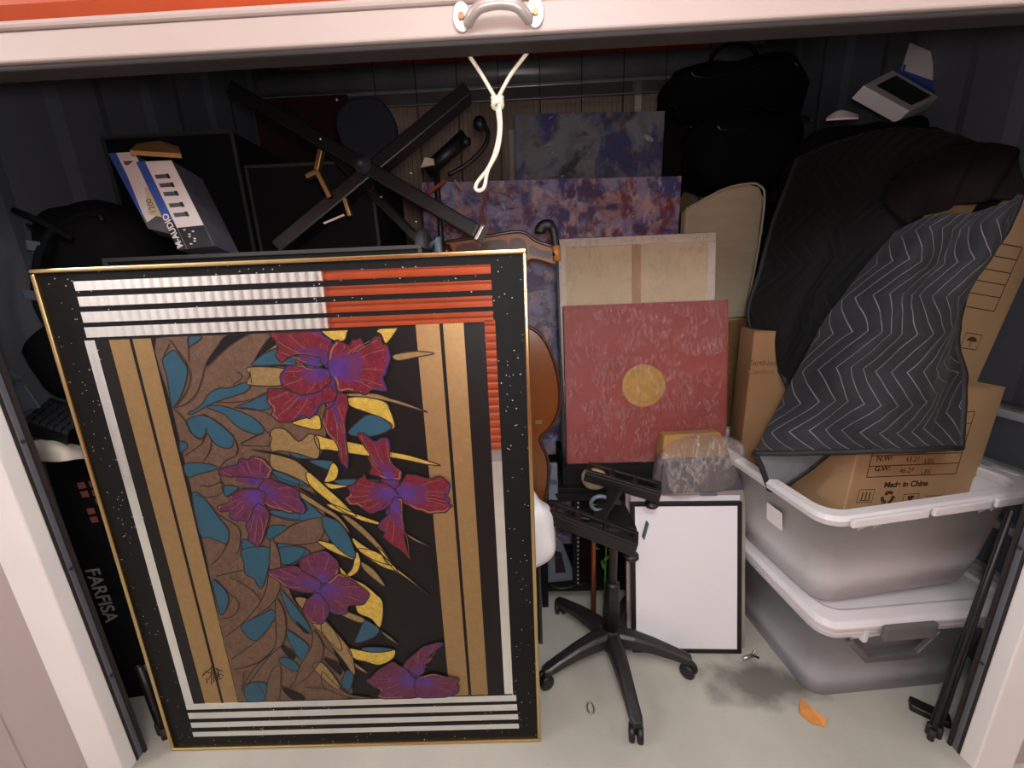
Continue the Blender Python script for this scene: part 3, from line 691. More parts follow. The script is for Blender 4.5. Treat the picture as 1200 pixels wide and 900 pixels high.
# ================================================================== OFFICE CHAIR FRAME (no seat)
HX, HY = .325, .36
ch = thing('office_chair_frame', 'black five spoke office chair base with bare seat brackets and no seat', 'chair frame', (HX, HY, 0))
hub = MB(); hub.lathe([(.02, .065), (.045, .07), (.05, .10), (.045, .135), (.034, .15), (.03, .16)], 24, Matrix.Translation((HX, HY, 0)))
hub.build('hub', 'plastic_satin', ch, smooth=True)
for a in (-86, -14, 58, 130, 202):
    t = math.radians(a); d = V((math.cos(t), math.sin(t), 0)); n = V((-d.y, d.x, 0)); c = V((HX, HY, 0)); vs, fs = [], []
    prof = [(.03, .118, .032, .030), (.09, .118, .030, .026), (.16, .108, .026, .022), (.23, .09, .023, .018), (.285, .074, .022, .014), (.305, .07, .016, .012)]
    for r, z, wd, hh in prof:
        for q, (sx, sz) in enumerate(((-1, -1), (1, -1), (1, .55), (.55, 1), (-.55, 1), (-1, .55))):
            vs.append(c+d*r+n*(sx*wd)+V((0, 0, z+sz*hh)))
    for i in range(len(prof)-1):
        for q in range(6): fs.append((i*6+q, i*6+(q+1) % 6, (i+1)*6+(q+1) % 6, (i+1)*6+q))
    fs += [(5, 4, 3, 2, 1, 0), tuple(range(len(vs)-6, len(vs)))]
    sp = MB().add(vs, fs).build('spoke', 'plastic_satin', ch, smooth=False, bevel=.004)
    cc = c+d*.285; q = Matrix.Rotation(t+random.uniform(-.8, .8), 4, 'Z')
    cs = MB(Matrix.Translation(cc) @ q)
    for s_ in (-1, 1):
        cs.lathe([(.012, -.010), (.026, -.009), (.029, -.004), (.029, .004), (.026, .009), (.012, .010)], 18, Matrix.Translation((.012, s_*.014, .029)) @ Matrix.Rotation(PI/2, 4, 'X'))
    cs.build('caster', 'plastic_black', sp, smooth=True)
    cs = MB(Matrix.Translation(cc) @ q); cs.box(-.016, .022, -.004, .004, .03, .064); cs.tube([(0, 0, .05), (0, 0, .075)], .008, 8); cs.build('caster_fork', 'plastic_black', sp, bevel=.003)
mb = MB(Matrix.Translation((HX, HY, 0))); mb.lathe([(.032, .14), (.03, .30), (.027, .36), (.026, .37)], 20); mb.build('lower_column', 'plastic_black', ch, smooth=True)
mb = MB(Matrix.Translation((HX, HY, 0))); mb.lathe([(.016, .36), (.016, .6), (.022, .605), (.024, .64)], 16); mb.build('gas_lift', 'knob', ch, smooth=True)
# seat brackets: two slotted rails joined by a cross arm
def rail(p, q, wd, h, slots, nm):
    p, q = V(p), V(q); L = (q-p).length; x = (q-p).normalized(); back = V((0, 0, 1)).cross(x).normalized(); up = x.cross(back)
    Mx = Matrix((x, back, up)).transposed().to_4x4(); Mx.translation = p
    mb = MB(Mx); n = slots; rw = .02
    # flange (slotted plate on top) built as strips, then a side web
    mb.box(0, L, -wd/2, -wd/2+.018, -.006, .006); mb.box(0, L, wd/2-.018, wd/2, -.006, .006)
    for i in range(n+1):
        cx = i*(L-rw)/n; mb.box(cx, cx+rw, -wd/2+.0181, wd/2-.0181, -.006, .006)
    mb.box(0, L, -wd/2, -wd/2+.008, -h, -.0061)
    mb.box(0, .008, -wd/2+.0081, wd/2, -h*.6, -.0061); mb.box(L-.008, L, -wd/2+.0081, wd/2, -h*.6, -.0061)
    return mb.build(nm, 'plastic_black', ch, bevel=.003)
ra, rb = atY(688, 547, .55), atY(775, 572, .46)
ua = rail(ra, rb, .085, .045, 3, 'seat_rail')
la, lb = atY(642, 592, .36), atY(748, 632, .26)
lr = rail(la, lb, .075, .05, 3, 'seat_rail')
m1, m2 = ra*.5+rb*.5, la*.45+lb*.55
MB().bar(m1+V((-.02, 0, -.03)), m2+V((.0, .02, -.03)), .055, .03).build('cross_arm', 'plastic_black', ch, bevel=.006)
MB().box(HX-.07, HX+.07, HY-.06, HY+.1, .6, .65).build('tilt_mechanism', 'plastic_black', ch, bevel=.012)
for p in (rb+V((-.035, 0, -.06)), lb+V((-.02, .01, -.065))):
    mb = MB(Matrix.Translation(p)); mb.lathe([(.012, .02), (.014, .0), (.026, -.002), (.028, -.012), (.022, -.02)], 16); mb.build('adjust_knob', 'plastic_black', ch, smooth=True)
e = lb+V((.01, -.02, .02)); MB().bar(e, e+V((.012, 0, .06)), .004, .02, (0, 1, 0)).build('lever_tab', 'grey_metal', ch)
mb = MB(); hk = m2+V((.03, .08, .03)); mb.tube([hk+V((.035*math.cos(t), 0, .03*math.sin(t))) for t in [PI*.3+i*PI*1.3/10 for i in range(11)]], .008, 8); mb.build('spring_hook', 'grey_metal', ch, smooth=True)
MB().tube([(HX-.03, HY+.03, .62), (HX-.16, HY+.10, .60), (HX-.19, HY+.12, .585)], .006, 8).build('tilt_lever', 'plastic_black', ch, smooth=True)

# ================================================================== WHITEBOARDS
def board(name, label, q, lean, yaw, z0, Y0, rimw, rim, face, th, extra=None):
    o = atZ(q[3][0], q[3][1], z0) if Y0 is None else atY(q[3][0], q[3][1], Y0)
    Mx = frame(o, yaw, lean); P = [onplane(*p, Mx) for p in q]
    W = ((P[1][0]-P[0][0])+(P[2][0]-P[3][0]))/2; H = ((P[0][1]-P[3][1])+(P[1][1]-P[2][1]))/2
    t = thing(name, label, 'whiteboard', o)
    for b in ((0, W, 0, rimw), (0, W, H-rimw, H), (0, rimw, rimw, H-rimw), (W-rimw, W, rimw, H-rimw)):
        MB(Mx).box(b[0], b[1], -.004, th, b[2]+.0001, b[3]-.0001).build('frame_rail', rim, t, bevel=.0015)
    MB(Mx).box(rimw-.001, W-rimw+.001, 0, th*.8, rimw, H-rimw).build('writing_surface', face, t)
    return t, Mx, W, H
WL = math.radians(11)
board('whiteboard', 'white dry erase board with thin black frame leaning beside the chair base', ((737, 589), (867, 589), (869, 767), (741, 764)), WL, -.03, 0, None, .017, 'plastic_black', 'board_white', .014)
w2o = atZ(734, 757); 
t2, Mx2, W2, H2 = board('aluminium_whiteboard', 'aluminium framed white board behind the black framed one', ((732, 576), (871, 574), (874, 760), (735, 757)), WL, -.03, 0, None, .022, 'alu', 'board_white', .018)
o = MB(Mx2).box(W2*.62, W2*.76, -.012, -.0045, H2-.021, H2-.006).build('hanging_clip', 'grey_metal', t2)

# ================================================================== MIDDLE RACK AND WHAT STANDS ON IT
RZ = .655
rk = thing('black_rack', 'black steel rack behind the chair base with a perforated upright', 'rack', (.5, .75, 0))
for x, y in ((.06, .62), (.06, .88), (.80, .66), (.80, .88)): MB().box(x, x+.03, y, y+.03, 0, RZ-.02).build('post', 'case', rk, bevel=.002)
MB().box(.05, .84, .58, .93, RZ-.02, RZ).build('top_shelf', 'case', rk, bevel=.003)
MB().box(.05, .84, .61, .93, .10, .12).build('bottom_shelf', 'case', rk, bevel=.003)
MB().box(.16, .835, .60, .90, RZ+.0005, RZ+.085).build('riser_plank', 'case', rk, bevel=.003)
MB().box(.05, .84, .575, .60, RZ-.06, RZ-.021).build('front_rail', 'case', rk, bevel=.002)
px0 = atY(675, 620, .60).x
MB().box(px0-.012, px0+.02, .602, .63, .121, RZ-.061).build('perforated_upright', 'case', rk)
mb = MB()
for i in range(22):
    z = .15+i*.022; mb.box(px0+.006, px0+.012, .598, .6015, z, z+.008)
o = mb.build('punched_holes', 'dots', rk); o['kind'] = 'stuff'
MB().box(px0+.03, px0+.10, .64, .74, .121, RZ-.03).build('inner_panel', 'fabric_brown', rk)

def canvas(name, label, cat, q, Y0, lean, yaw, th, face, edge, film_m=None, z_low=None, group=None, roll=0):
    o = atY(q[3][0], q[3][1], Y0); Mx = frame(o, yaw, lean, roll); P = [onplane(*p, Mx) for p in q]
    x0 = (P[0][0]+P[3][0])/2; x1 = (P[1][0]+P[2][0])/2; z1 = (P[0][1]+P[1][1])/2; z0 = (P[2][1]+P[3][1])/2
    if z_low is not None: z0 = (z_low-o.z)/math.cos(lean)
    base = Mx @ V(((x0+x1)/2, th/2, z0))
    t = thing(name, label, cat, base, group)
    MB(Mx).box(x0, x1, 0, .003, z0, z1).build('painted_face', face, t)
    MB(Mx).box(x0, x1, .0031, th, z0, z1).build('stretcher_edge', edge, t, bevel=.003)
    if film_m: wrap(t, Mx, x0, x1, z0, z1, th, film_m)
    return t, Mx, (x0, x1, z0, z1)
def wrap(t, Mx, x0, x1, z0, z1, th, m, amp=.006, n=36, seed=None):
    # loose film sheet over the front and round the edges
    sd = random.random()*50; R_ = []
    nz = n
    for i in range(nz+1):
        row = []
        for j in range(n+1):
            u = -.06+1.12*j/n; v = -.06+1.12*i/nz
            x = x0+(x1-x0)*min(1, max(0, u)); z = z1-(z1-z0)*min(1, max(0, v)); y = -.004
            ex = max(0, -u, u-1)*1.0; ez = max(0, -v, v-1)
            e = max(ex, ez)/.06
            if e > 0: y += th*1.0*e; x += (.006 if u > 1 else -.006 if u < 0 else 0); z += (.006 if v < 0 else -.006 if v > 1 else 0)
            else: y -= amp*(.6+noise.noise(V((x*9+sd, z*5, sd)))+.6*noise.noise(V((x*26+sd, z*13, 3))))
            row.append(Mx @ V((x, y, z)))
        R_.append(row)
    return sheet('plastic_wrap', R_, m, t, thick=0)
# red canvas with gold disc
rt_, RM, rb_ = canvas('red_canvas', 'brick red canvas with a gold disc wrapped in clear film', 'painting', ((657, 361), (851, 349), (853, 545), (668, 552)), .635, math.radians(9), 0, .035, 'red_canvas', 'dark_edge', 'film', None, None, math.radians(0))
c = onplane(754, 452, RM); e = onplane(779, 452, RM); rad = e[0]-c[0]
mb = MB(RM); mb.prism([(c[0]+rad*math.cos(t*PI/24), c[1]+rad*math.sin(t*PI/24)) for t in range(48)], -.003, -.0002); d_ = mb.build('gold_disc', 'gold_disc', rt_)
mb = MB(RM); mb.ribbon([(c[0]+rad*.78*math.cos(t*PI/24), c[1]+rad*.78*math.sin(t*PI/24)) for t in range(48)], .004, -.0034, True); mb.build('disc_ring', 'kraft', d_)
# white canvas seen from the back: cream stretcher edge, raw linen, pine brace
o = atY(655, 360, .81); CM = frame(o, 0, math.radians(8)); a = onplane(653, 283, CM); b = onplane(839, 273, CM); 
x0, x1, z1 = a[0], b[0], (a[1]+b[1])/2+.005; z0 = (RZ+.087-o.z)/math.cos(math.radians(8))
cv = thing('stretched_canvas', 'cream edged raw canvas turned to show its brace, wrapped, behind the red one', 'canvas', CM @ V(((x0+x1)/2, .02, z0)))
rw = .035
for bx_ in ((x0, x1, z1-rw, z1), (x0, x1, z0, z0+rw), (x0, x0+rw, z0+rw, z1-rw), (x1-rw, x1, z0+rw, z1-rw)):
    MB(CM).box(bx_[0], bx_[1], -.004, .03, bx_[2], bx_[3]).build('edge_rail', 'cream', cv, bevel=.002)
MB(CM).box(x0+rw, x1-rw, .006, .010, z0+rw, z1-rw).build('linen', 'linen', cv)
bxm = onplane(746, 300, CM)[0]; MB(CM).box(bxm-.018, bxm+.018, -.002, .0058, z0+rw, z1-rw).build('centre_brace', 'pine', cv, bevel=.001)
wrap(cv, CM, x0, x1, z0, z1, .03, 'film', .004)
# film wrapped bundle in front of the red canvas
bo = atY(757, 574, .60); bm2 = frame((bo.x, .60, RZ+.001), .05, .06)
q = [onplane(*p, bm2) for p in ((764, 503), (826, 499), (851, 575), (757, 575))]
bu = thing('wrapped_bundle', 'small bundle crumpled in clear film in front of the red canvas', 'bundle', (bo.x+.2, .6, RZ))
wz = q[0][1]
MB(bm2).frust((.02, .37, -.105, .0), (.03, .31, -.09, -.01), .0, wz*.58).build('grey_carton', 'paper_grey', bu, bevel=.006)
MB(bm2).frust((.03, .31, -.085, -.01), (.045, .275, -.06, -.01), wz*.585, wz*.97).build('patterned_carton', 'kraft', bu, bevel=.006)
mb = MB(); bag(mb, bm2 @ V((.19, -.055, wz*.42)), (.175, .06, wz*.51), .45, 5, .09, 40, 24); mb.build('film_cover', 'film_thick', bu, smooth=True)
# big abstract paintings behind
canvas('violet_painting', 'wide violet and red abstract painting in film behind the crossed stand', 'painting', ((497, 229), (797, 191), (797, 275), (497, 300)), 1.16, math.radians(3), 0, .04, 'purple_art', 'dark_edge', 'film_low', .002, None, math.radians(1.2))
canvas('navy_painting', 'dark navy and grey abstract painting in film, topmost at the back', 'painting', ((603, 143), (776, 121), (779, 200), (606, 215)), 1.36, math.radians(4), 0, .04, 'blue_art', 'dark_edge', 'film_low', .002, None, math.radians(1.5))
# beige upholstered panel with a rounded corner
o = atY(871, 380, 1.0); BM = frame(o, .0, .02); q = [onplane(*p, BM) for p in ((820, 236), (850, 221), (878, 215), (891, 218), (896, 232), (889, 290), (872, 378))]
zf = -o.z/math.cos(.02)
hb_ = thing('headboard', 'beige upholstered panel with one rounded top corner at the back', 'headboard', BM @ V((-.1, .02, zf)))
x0 = q[0][0]-.06
pp = [(x0, q[0][1]-.03), *q[:6], (q[6][0], q[6][1]), (q[6][0]-.01, zf), (x0, zf)]
MB(BM).prism(pp, 0, .06).build('padded_panel', 'beige', hb_, bevel=.012, seg=3)
mb = MB(BM); mb.tube(catmull([(p[0], -.0, p[1]) for p in pp[:8]], False, 4), .005, 8); mb.build('piping', 'beige', hb_, smooth=True)
# items on the rack's lower shelf
o = thing('grey_easel_bracket', 'blue grey letter A shaped metal bracket between picture and red canvas', 'bracket', atY(645, 585, .57))
bk = frame(atY(640, 586, .57), .1, .05); f_ = lambda *p: [onplane(a, b, bk) for a, b in p]
for pts in (f_((627, 586), (641, 586), (648, 545), (641, 543)), f_((643, 586), (654, 586), (653, 543), (642, 543)), f_((640, 568), (654, 568), (654, 562), (642, 562))): MB(bk).prism(pts, 0, .012).build('bracket_arm', 'grey_metal', o, bevel=.001)
mb = MB(); bag(mb, atY(630, 615, .34)+V((-.03, .0, 0)), (.085, .07, .17), .8, 3, .22, 40, 30); o = mb.build('white_bag', 'white_bag', base=atY(630, 640, .34), smooth=True); tag(o, 'white plastic bag squeezed beside the picture frame', 'bag')
pd = thing('pedal', 'grey flat iron like pedal standing on the rack floor', 'pedal', atZ(655, 685, .121))
pc = atY(655, 655, .66); 
mb = MB(frame((pc.x, .66, .121), .1, .15)); mb.prism([(-.06, 0), (.09, 0), (.075, .03), (.02, .2), (-.02, .24), (-.05, .2)], -.02, .02); mb.build('body', 'grey_metal', pd, bevel=.008)
mb = MB(frame((pc.x, .66, .121), .1, .15)); mb.prism([(-.02, .05), (.03, .05), (.012, .15), (-.02, .16)], -.024, -.0201); mb.build('opening', 'plastic_black', pd)
mb = MB(); mb.tube(catmull([(pc.x-.05, .62, .125), (pc.x+.0, .60, .126), (pc.x+.06, .61, .126), (pc.x+.12, .63, .127)], False, 5), .007, 8); mb.build('cable', 'plastic_black', pd, smooth=True)
st = atY(697, 572, .56); mb = MB(); bag(mb, (st.x, .575, RZ+.045), (.055, .05, .045), .9, 8, .12); o = mb.build('tan_stone', 'stone', base=(st.x, .57, RZ), smooth=True); tag(o, 'tan lump showing under the upper seat rail', 'stone')
g = atY(712, 590, .50); fr = thing('green_sprig', 'green plastic foliage behind the chair column', 'foliage', (g.x, .5, .2))
for i in range(14):
    a = V((g.x+random.uniform(-.02, .03), .50+random.uniform(0, .04), random.uniform(.25, RZ+.05))); d = V((random.uniform(-1, 1), random.uniform(-.4, .2), random.uniform(.3, 1))).normalized()*.06; n = V((d.z, 0, -d.x))*.14
    MB().add([a, a+d*.5+n, a+d, a+d*.5-n, a+d*.5+V((0, -.004, 0))], [(0, 1, 4), (1, 2, 4), (2, 3, 4), (3, 0, 4)]).build('leaf', 'green', fr)
MB().tube([(g.x, .52, 0), (g.x+.005, .52, RZ+.08)], .004, 6).build('stem', 'green', fr)
cp_ = atY(697, 650, .50); o = MB().tube([(cp_.x, .5, .0), (cp_.x-.005, .52, .6)], .011, 10).build('copper_tube', 'copper', base=(cp_.x, .5, 0), smooth=True); tag(o, 'thin copper coloured tube standing behind the chair column', 'tube')
# varnished wooden instrument body and inlaid wooden chair back, half behind the picture
gb = thing('guitar_body', 'amber varnished wooden instrument body peeking out behind the picture frame', 'guitar', atY(630, 605, .42))
gM = frame(atY(630, 605, .42), .0, .06); gp = [onplane(*p, gM) for p in ((600, 378), (622, 384), (638, 398), (650, 425), (656, 455), (655, 480), (646, 500), (634, 512), (634, 520), (641, 535), (643, 555), (640, 580), (630, 605), (600, 612), (570, 600), (560, 500), (570, 400))]
gq = catmull(gp, True, 4)
MB(gM).prism(gq, 0, .07).build('sound_box', 'wood', gb, bevel=.008, seg=3)
mb = MB(gM); mb.tube([(x, -.0, z) for x, z in gq], .006, 8, True); mb.build('edge_binding', 'wood_dark', gb, smooth=True)
ps = onplane(631, 493, gM); MB(gM).box(ps[0]-.012, ps[0]+.012, -.004, -.0001, ps[1]-.012, ps[1]+.0).build('glint_patch', 'brass', gb)  # small brass box stands in for a glint on the varnish
nk = onplane(600, 380, gM); MB(gM).box(nk[0]-.10, nk[0]-.04, -.01, .03, nk[1]-.02, nk[1]+.10).build('neck', 'wood_dark', gb, bevel=.008)
wc = thing('wooden_chair', 'carved wooden chair back with dark inlays above the picture frame corner', 'chair', (atY(600, 290, .55).x, .55, 0))
wM = frame(atY(600, 300, .55), .0, .03); W_ = lambda *p: [onplane(a, b, wM) for a, b in p]
rail_pts = catmull(W_((520, 285), (545, 281), (570, 278), (600, 273), (615, 274), (628, 283), (645, 289), (652, 291), (652, 309), (640, 307), (622, 304), (600, 318), (560, 322), (520, 325)), True, 4)
cr = MB(wM).prism(rail_pts, 0, .035).build('crest_rail', 'wood_mid', wc, bevel=.005)
for pts in (W_((622, 288), (634, 293), (645, 295), (645, 303), (632, 301), (621, 298)), W_((598, 281), (612, 280), (617, 287), (617, 300), (597, 302)), W_((565, 285), (593, 282), (593, 303), (565, 306)), W_((535, 289), (560, 286), (560, 306), (535, 310))):
    MB(wM).prism(catmull(pts, True, 3), -.003, -.0001).build('inlay', 'wood_dark', cr)
mb = MB(wM); mb.tube([(p[0], .002, p[1]+.003) for p in catmull(W_((520, 285), (545, 281), (570, 278), (600, 273), (615, 274), (628, 283), (645, 289), (652, 291)), False, 4)], .006, 8); mb.build('top_moulding', 'wood_dark', cr, smooth=True)
for px in (535, 592):
    a = atY(px, 305, .57); MB().box(a.x-.02, a.x+.02, .56, .60, 0, a.z).build('back_post', 'wood_dark', wc, bevel=.004)
mb = MB(wM); a = W_((524, 300))[0]; mb.lathe([(.02, -.06), (.03, -.03), (.02, 0), (.026, .02), (.012, .05)], 14, Matrix.Translation((a[0], .0, a[1]-.01))); mb.build('finial', 'wood_dark', wc, smooth=True)
um = thing('umbrella', 'closed umbrella with dark hooked handle beside the cream canvas', 'umbrella', (atY(653, 430, .52).x+.03, .60, RZ+.09))
hc = atY(641, 272, .52); rr_ = .024
hook = [hc+V((rr_*math.cos(t), 0, rr_*math.sin(t))) for t in [PI*1.05-i*PI*1.05/10 for i in range(11)]]
hook += [atY(652, 290, .52), atY(652, 300, .52)]
MB().tube(hook, [.02]*4+[.019]*4+[.013]*5, 12).build('handle', 'plastic_black', um, smooth=True)
a, b = atY(652, 288, .52), atY(653, 306, .52); MB().tube([a, b], .014, 12).build('ferrule', 'wood_line', um, smooth=True)
a = b; b = V((a.x+.03, .60, RZ+.09)); MB().tube([a, a*.6+b*.4, a*.15+b*.85, b], [.005, .005, .012, .004], 10).build('shaft', 'steel_dark', um, smooth=True)
# ================================================================== RIGHT SIDE: TUBS, CARTONS, BLANKETS
def rrect(x0, x1, y0, y1, r, n=5):
    out = []
    for cx, cy, a0 in ((x1-r, y1-r, 0), (x0+r, y1-r, PI/2), (x0+r, y0+r, PI), (x1-r, y0+r, 1.5*PI)):
        out += [(cx+r*math.cos(a0+i*PI/2/n), cy+r*math.sin(a0+i*PI/2/n)) for i in range(n+1)]
    return out
def loft(mb, rings, cap0=False, cap1=False):
    n = len(rings[0]); vs = [p for r in rings for p in r]; fs = []
    for i in range(len(rings)-1):
        for j in range(n): fs.append((i*n+j, i*n+(j+1) % n, (i+1)*n+(j+1) % n, (i+1)*n+j))
    if cap0: fs.append(tuple(range(n))[::-1])
    if cap1: fs.append(tuple(range((len(rings)-1)*n, len(rings)*n)))
    return mb.add(vs, fs)
TW, TD, TH = .71, .72, .385
def tub(name, label, o, yaw, wall, lid, tip=0):
    Mx = Matrix.Translation(V(o)) @ Matrix.Rotation(yaw, 4, 'Z') @ Matrix.Rotation(-tip, 4, 'Y')
    t = thing(name, label, 'tub', V(o))
    ring = lambda ins, z, r=.06: [(x, y, z) for x, y in rrect(ins, TW-ins, ins, TD-ins, r)]
    mb = MB(Mx); loft(mb, [ring(.085, .012), ring(.08, .0), ring(.075, .0), ring(.055, .10), ring(.03, TH-.03), ring(.03, TH-.031), ring(.04, TH-.04), ring(.062, .11), ring(.088, .014)], False, True)
    b = mb.build('tub_body', wall, t, smooth=True)
    mb = MB(Mx)
    for i in range(4):
        x = .13+i*.12; mb.box(x, x+.006, .052, .058, .03, TH-.06)
    # rolled rim with a lip
    mb = MB(Mx); zr = TH
    loft(mb, [ring(.032, zr-.03), ring(-.002, zr-.034), ring(-.008, zr-.012), ring(0, zr), ring(.03, zr), ring(.034, zr-.006), ring(.034, zr-.03), ring(.032, zr-.03)])
    mb.build('rim', 'tote_rim', t, smooth=False, bevel=.003)
    for x in (.10, .15, .50, .54):      # webs under the rim on the front
        mb = MB(Mx); mb.add([(x, -.004, zr-.033), (x+.05, -.004, zr-.033), (x+.025, .022, zr-.075), (x, .016, zr-.033), (x+.05, .016, zr-.033)], [(0, 1, 2), (0, 2, 3), (1, 4, 2), (3, 2, 4), (0, 3, 4, 1)]); mb.build('rim_web', 'tote_rim', t)
    for s_ in (1,):                    # side lug with a slot
        xx = -.045 if s_ == 0 else TW
        mb = MB(Mx); mb.box(xx, xx+.045, .06, .085, zr-.028, zr-.008); mb.box(xx, xx+.045, .135, .16, zr-.028, zr-.008); mb.box(xx if s_ == 0 else xx+.03, xx+.015 if s_ == 0 else xx+.045, .0851, .1349, zr-.028, zr-.008)
        mb.build('handle_lug', 'tote_rim', t, bevel=.005)
    if lid:
        mb = MB(Mx); loft(mb, [ring(-.014, zr+.001), ring(-.018, zr+.02), ring(-.006, zr+.034), ring(.035, zr+.036), ring(.05, zr+.026)], True, True)
        l = mb.build('lid', 'tote_rim', t, bevel=.003)
        MB(Mx).box(.17, .35, -.036, -.0185, zr-.03, zr+.03).build('latch', 'latch', t, bevel=.008)
        mb = MB(Mx); mb.prism([(.11, -.08+TH), (.19, -.17+TH), (.38, -.17+TH), (.45, -.08+TH), (.43, -.06+TH), (.37, -.145+TH), (.20, -.145+TH), (.13, -.07+TH)], .012, .03); mb.build('carry_handle', 'latch', t, bevel=.003)
        for x in (.13, .5, .56): MB(Mx).box(x, x+.016, -.012, .008, zr-.05, zr-.001).build('lid_clip', 'tote_rim', t, bevel=.003)
    else:
        for x0, x1 in ((.06, .30), (.315, .50), (.515, .62)): MB(Mx).box(x0, x1, -.02, -.0085, zr-.030, zr-.002).build('rim_pad', 'tote_rim', t, bevel=.004)
    return t, Mx
T1 = (.945, .115, 0)
tub('lidded_tub', 'lower smoky plastic tub with white lid and grey latch', T1, math.radians(4.5), 'tote_grey', True)
T2 = (.90, .10, TH+.038)
tb2, TM2 = tub('open_tub', 'upper open translucent tub holding the tilted carton', T2, math.radians(6), 'tote', False, math.radians(3.2))
a = TM2 @ V((.0, .22, .24)); lm = TM2 @ Matrix.Translation((.034, .1, .25)) @ Matrix.Rotation(-PI/2, 4, 'Z') @ Matrix.Rotation(.1, 4, 'X')
MB(TM2).add([(.030, .27, .27), (.030, .20, .27), (.036, .20, .20), (.036, .27, .20), (.026, .27, .27), (.026, .20, .27), (.032, .20, .20), (.032, .27, .20)], [(4, 5, 6, 7), (0, 3, 2, 1), (0, 1, 5, 4), (1, 2, 6, 5), (2, 3, 7, 6), (3, 0, 4, 7)]).build('paper_label', 'paper_white', tb2)
# dark things dimly seen inside the lower tub
mb = MB(Matrix.Translation(V(T1)) @ Matrix.Rotation(.07, 4, 'Z')); bag(mb, (.30, .40, .14), (.17, .22, .11), .6, 9, .1); o = mb.build('grey_bundle', 'fabric_brown', base=V(T1)+V((.3, .4, .03)), smooth=True); tag(o, 'dark bundle dimly visible inside the lower tub', 'bundle')

def carton(name, label, o, yaw, W, D, H, roll=0, lean=0, m='card'):
    Mx = frame(o, yaw, lean, roll); t = thing(name, label, 'carton', V(o))
    MB(Mx).box(0, W, 0, D, 0, H-.004).build('box_body', m, t, bevel=.004)
    MB(Mx).box(0, W, 0, D*.499, H-.004, H).build('flap', m, t); MB(Mx).box(0, W, D*.501, D, H-.004, H).build('flap', m, t)
    return t, Mx
cb, CM1 = carton('printed_carton', 'printed brown carton standing tilted in the open tub', (1.065, .265, .565), math.radians(6), .47, .30, .58, math.radians(2.5))
def table_print(t, Mx, x0, x1, zs, cols, wd=.003, skew=0):
    mb = MB(Mx)
    for z in zs: mb.ribbon([(x0+skew*(z-zs[0]), z), (x1+skew*(z-zs[0]), z)], wd, -.0008)
    for x in (x0, x1): mb.ribbon([(x+skew*0, zs[0]), (x+skew*(zs[-1]-zs[0]), zs[-1])], wd, -.0009)
    return mb.build('printed_table', 'print', t)
q = [onplane(*p, CM1) for p in ((1020, 535), (1120, 560), (1015, 552), (1135, 500))]
zs = [onplane(1070, y, CM1)[1] for y in (557, 544.5, 532.5, 512, 498, 484)]
tx0, tx1 = onplane(1017, 552, CM1)[0], onplane(1118, 560, CM1)[0]
table_print(cb, CM1, tx0, tx1, zs, 0)
def put(body, px, py, Mx, t, size, m='print', bold=0.):
    x, z = onplane(px, py, Mx); return textmesh('printed_text', body, m, t, Mx @ Matrix.Translation((x, 0, z)), size, bold=bold)
put('N.W:', 1026, 540, CM1, cb, .026, bold=.0006); put('43.21', 1060, 541, CM1, cb, .024); put('LBS', 1082, 543, CM1, cb, .024)
put('G.W:', 1024, 552, CM1, cb, .026, bold=.0006); put('46.27', 1053, 554, CM1, cb, .024); put('LBS', 1078, 555.5, CM1, cb, .024)
put('PO:', 1085, 530, CM1, cb, .02)
put('Made in China', 1035, 571, CM1, cb, .028, bold=.0012)
def icon(kind, px, py, Mx, t, s=.05):
    x, z = onplane(px, py, Mx); I = MB(Mx @ Matrix.Translation((x, 0, z))); y = -.001
    if kind != 'recycle': I.ribbon([(-s/2, -s*.42), (s/2, -s*.42), (s/2, s*.42), (-s/2, s*.42)], .003, y, True)
    if kind == 'up':
        for u in (-.22, 0.02, .26): I.ribbon([(u*s, -s*.25), (u*s, s*.25)], .0045, y)
        I.ribbon([(-s*.32, -s*.3), (s*.36, -s*.3)], .003, y)
    elif kind == 'glass':
        I.flat([(-s*.25, s*.3), (s*.25, s*.3), (s*.12, 0), (0, -s*.06), (-s*.12, 0)], y); I.ribbon([(0, -s*.05), (0, -s*.3)], .004, y); I.ribbon([(-s*.15, -s*.3), (s*.15, -s*.3)], .004, y)
    elif kind == 'umbrella':
        I.flat([(-s*.32, 0)]+[(s*.32*-math.cos(i*PI/8), s*.26*math.sin(i*PI/8)) for i in range(9)], y); I.ribbon([(0, 0), (0, -s*.28), (s*.08, -s*.3)], .003, y)
    elif kind == 'recycle':
        for k in range(3):
            a = PI/2+k*2*PI/3; pts = [(s*.36*math.cos(a+d), s*.36*math.sin(a+d)) for d in (-.75, -.3, .3)]; I.ribbon(pts, .012, y)
            b = a+.35; I.flat([(s*.56*math.cos(b), s*.56*math.sin(b)), (s*.16*math.cos(b), s*.16*math.sin(b)), (s*.36*math.cos(b+.65), s*.36*math.sin(b+.65))], y-.0003)
    return I.build('printed_icon', 'print', t)
for kd, px, py in (('up', 1014, 581), ('recycle', 1040, 583), ('glass', 1066, 586), ('umbrella', 1092, 588)): icon(kd, px, py, CM1, cb, .056)
# upper carton, tipped to the right, its printed side seen past the blanket
o = atY(1090, 440, .42); CM2 = None
cu_, CM2 = carton('tipped_carton', 'brown carton tipped sideways above the tub, with umbrella mark', (1.25, .42, 1.165), math.radians(4), .37, .36, .62, math.radians(11))
zs = [onplane(1160, y, CM2)[1] for y in (364, 347, 331, 316, 299, 283)]; tx1 = onplane(1165, 364, CM2)[0]; tx0 = tx1-.26
table_print(cu_, CM2, tx0, tx1, zs, 0)
icon('umbrella', 1138, 400, CM2, cu_, .062)
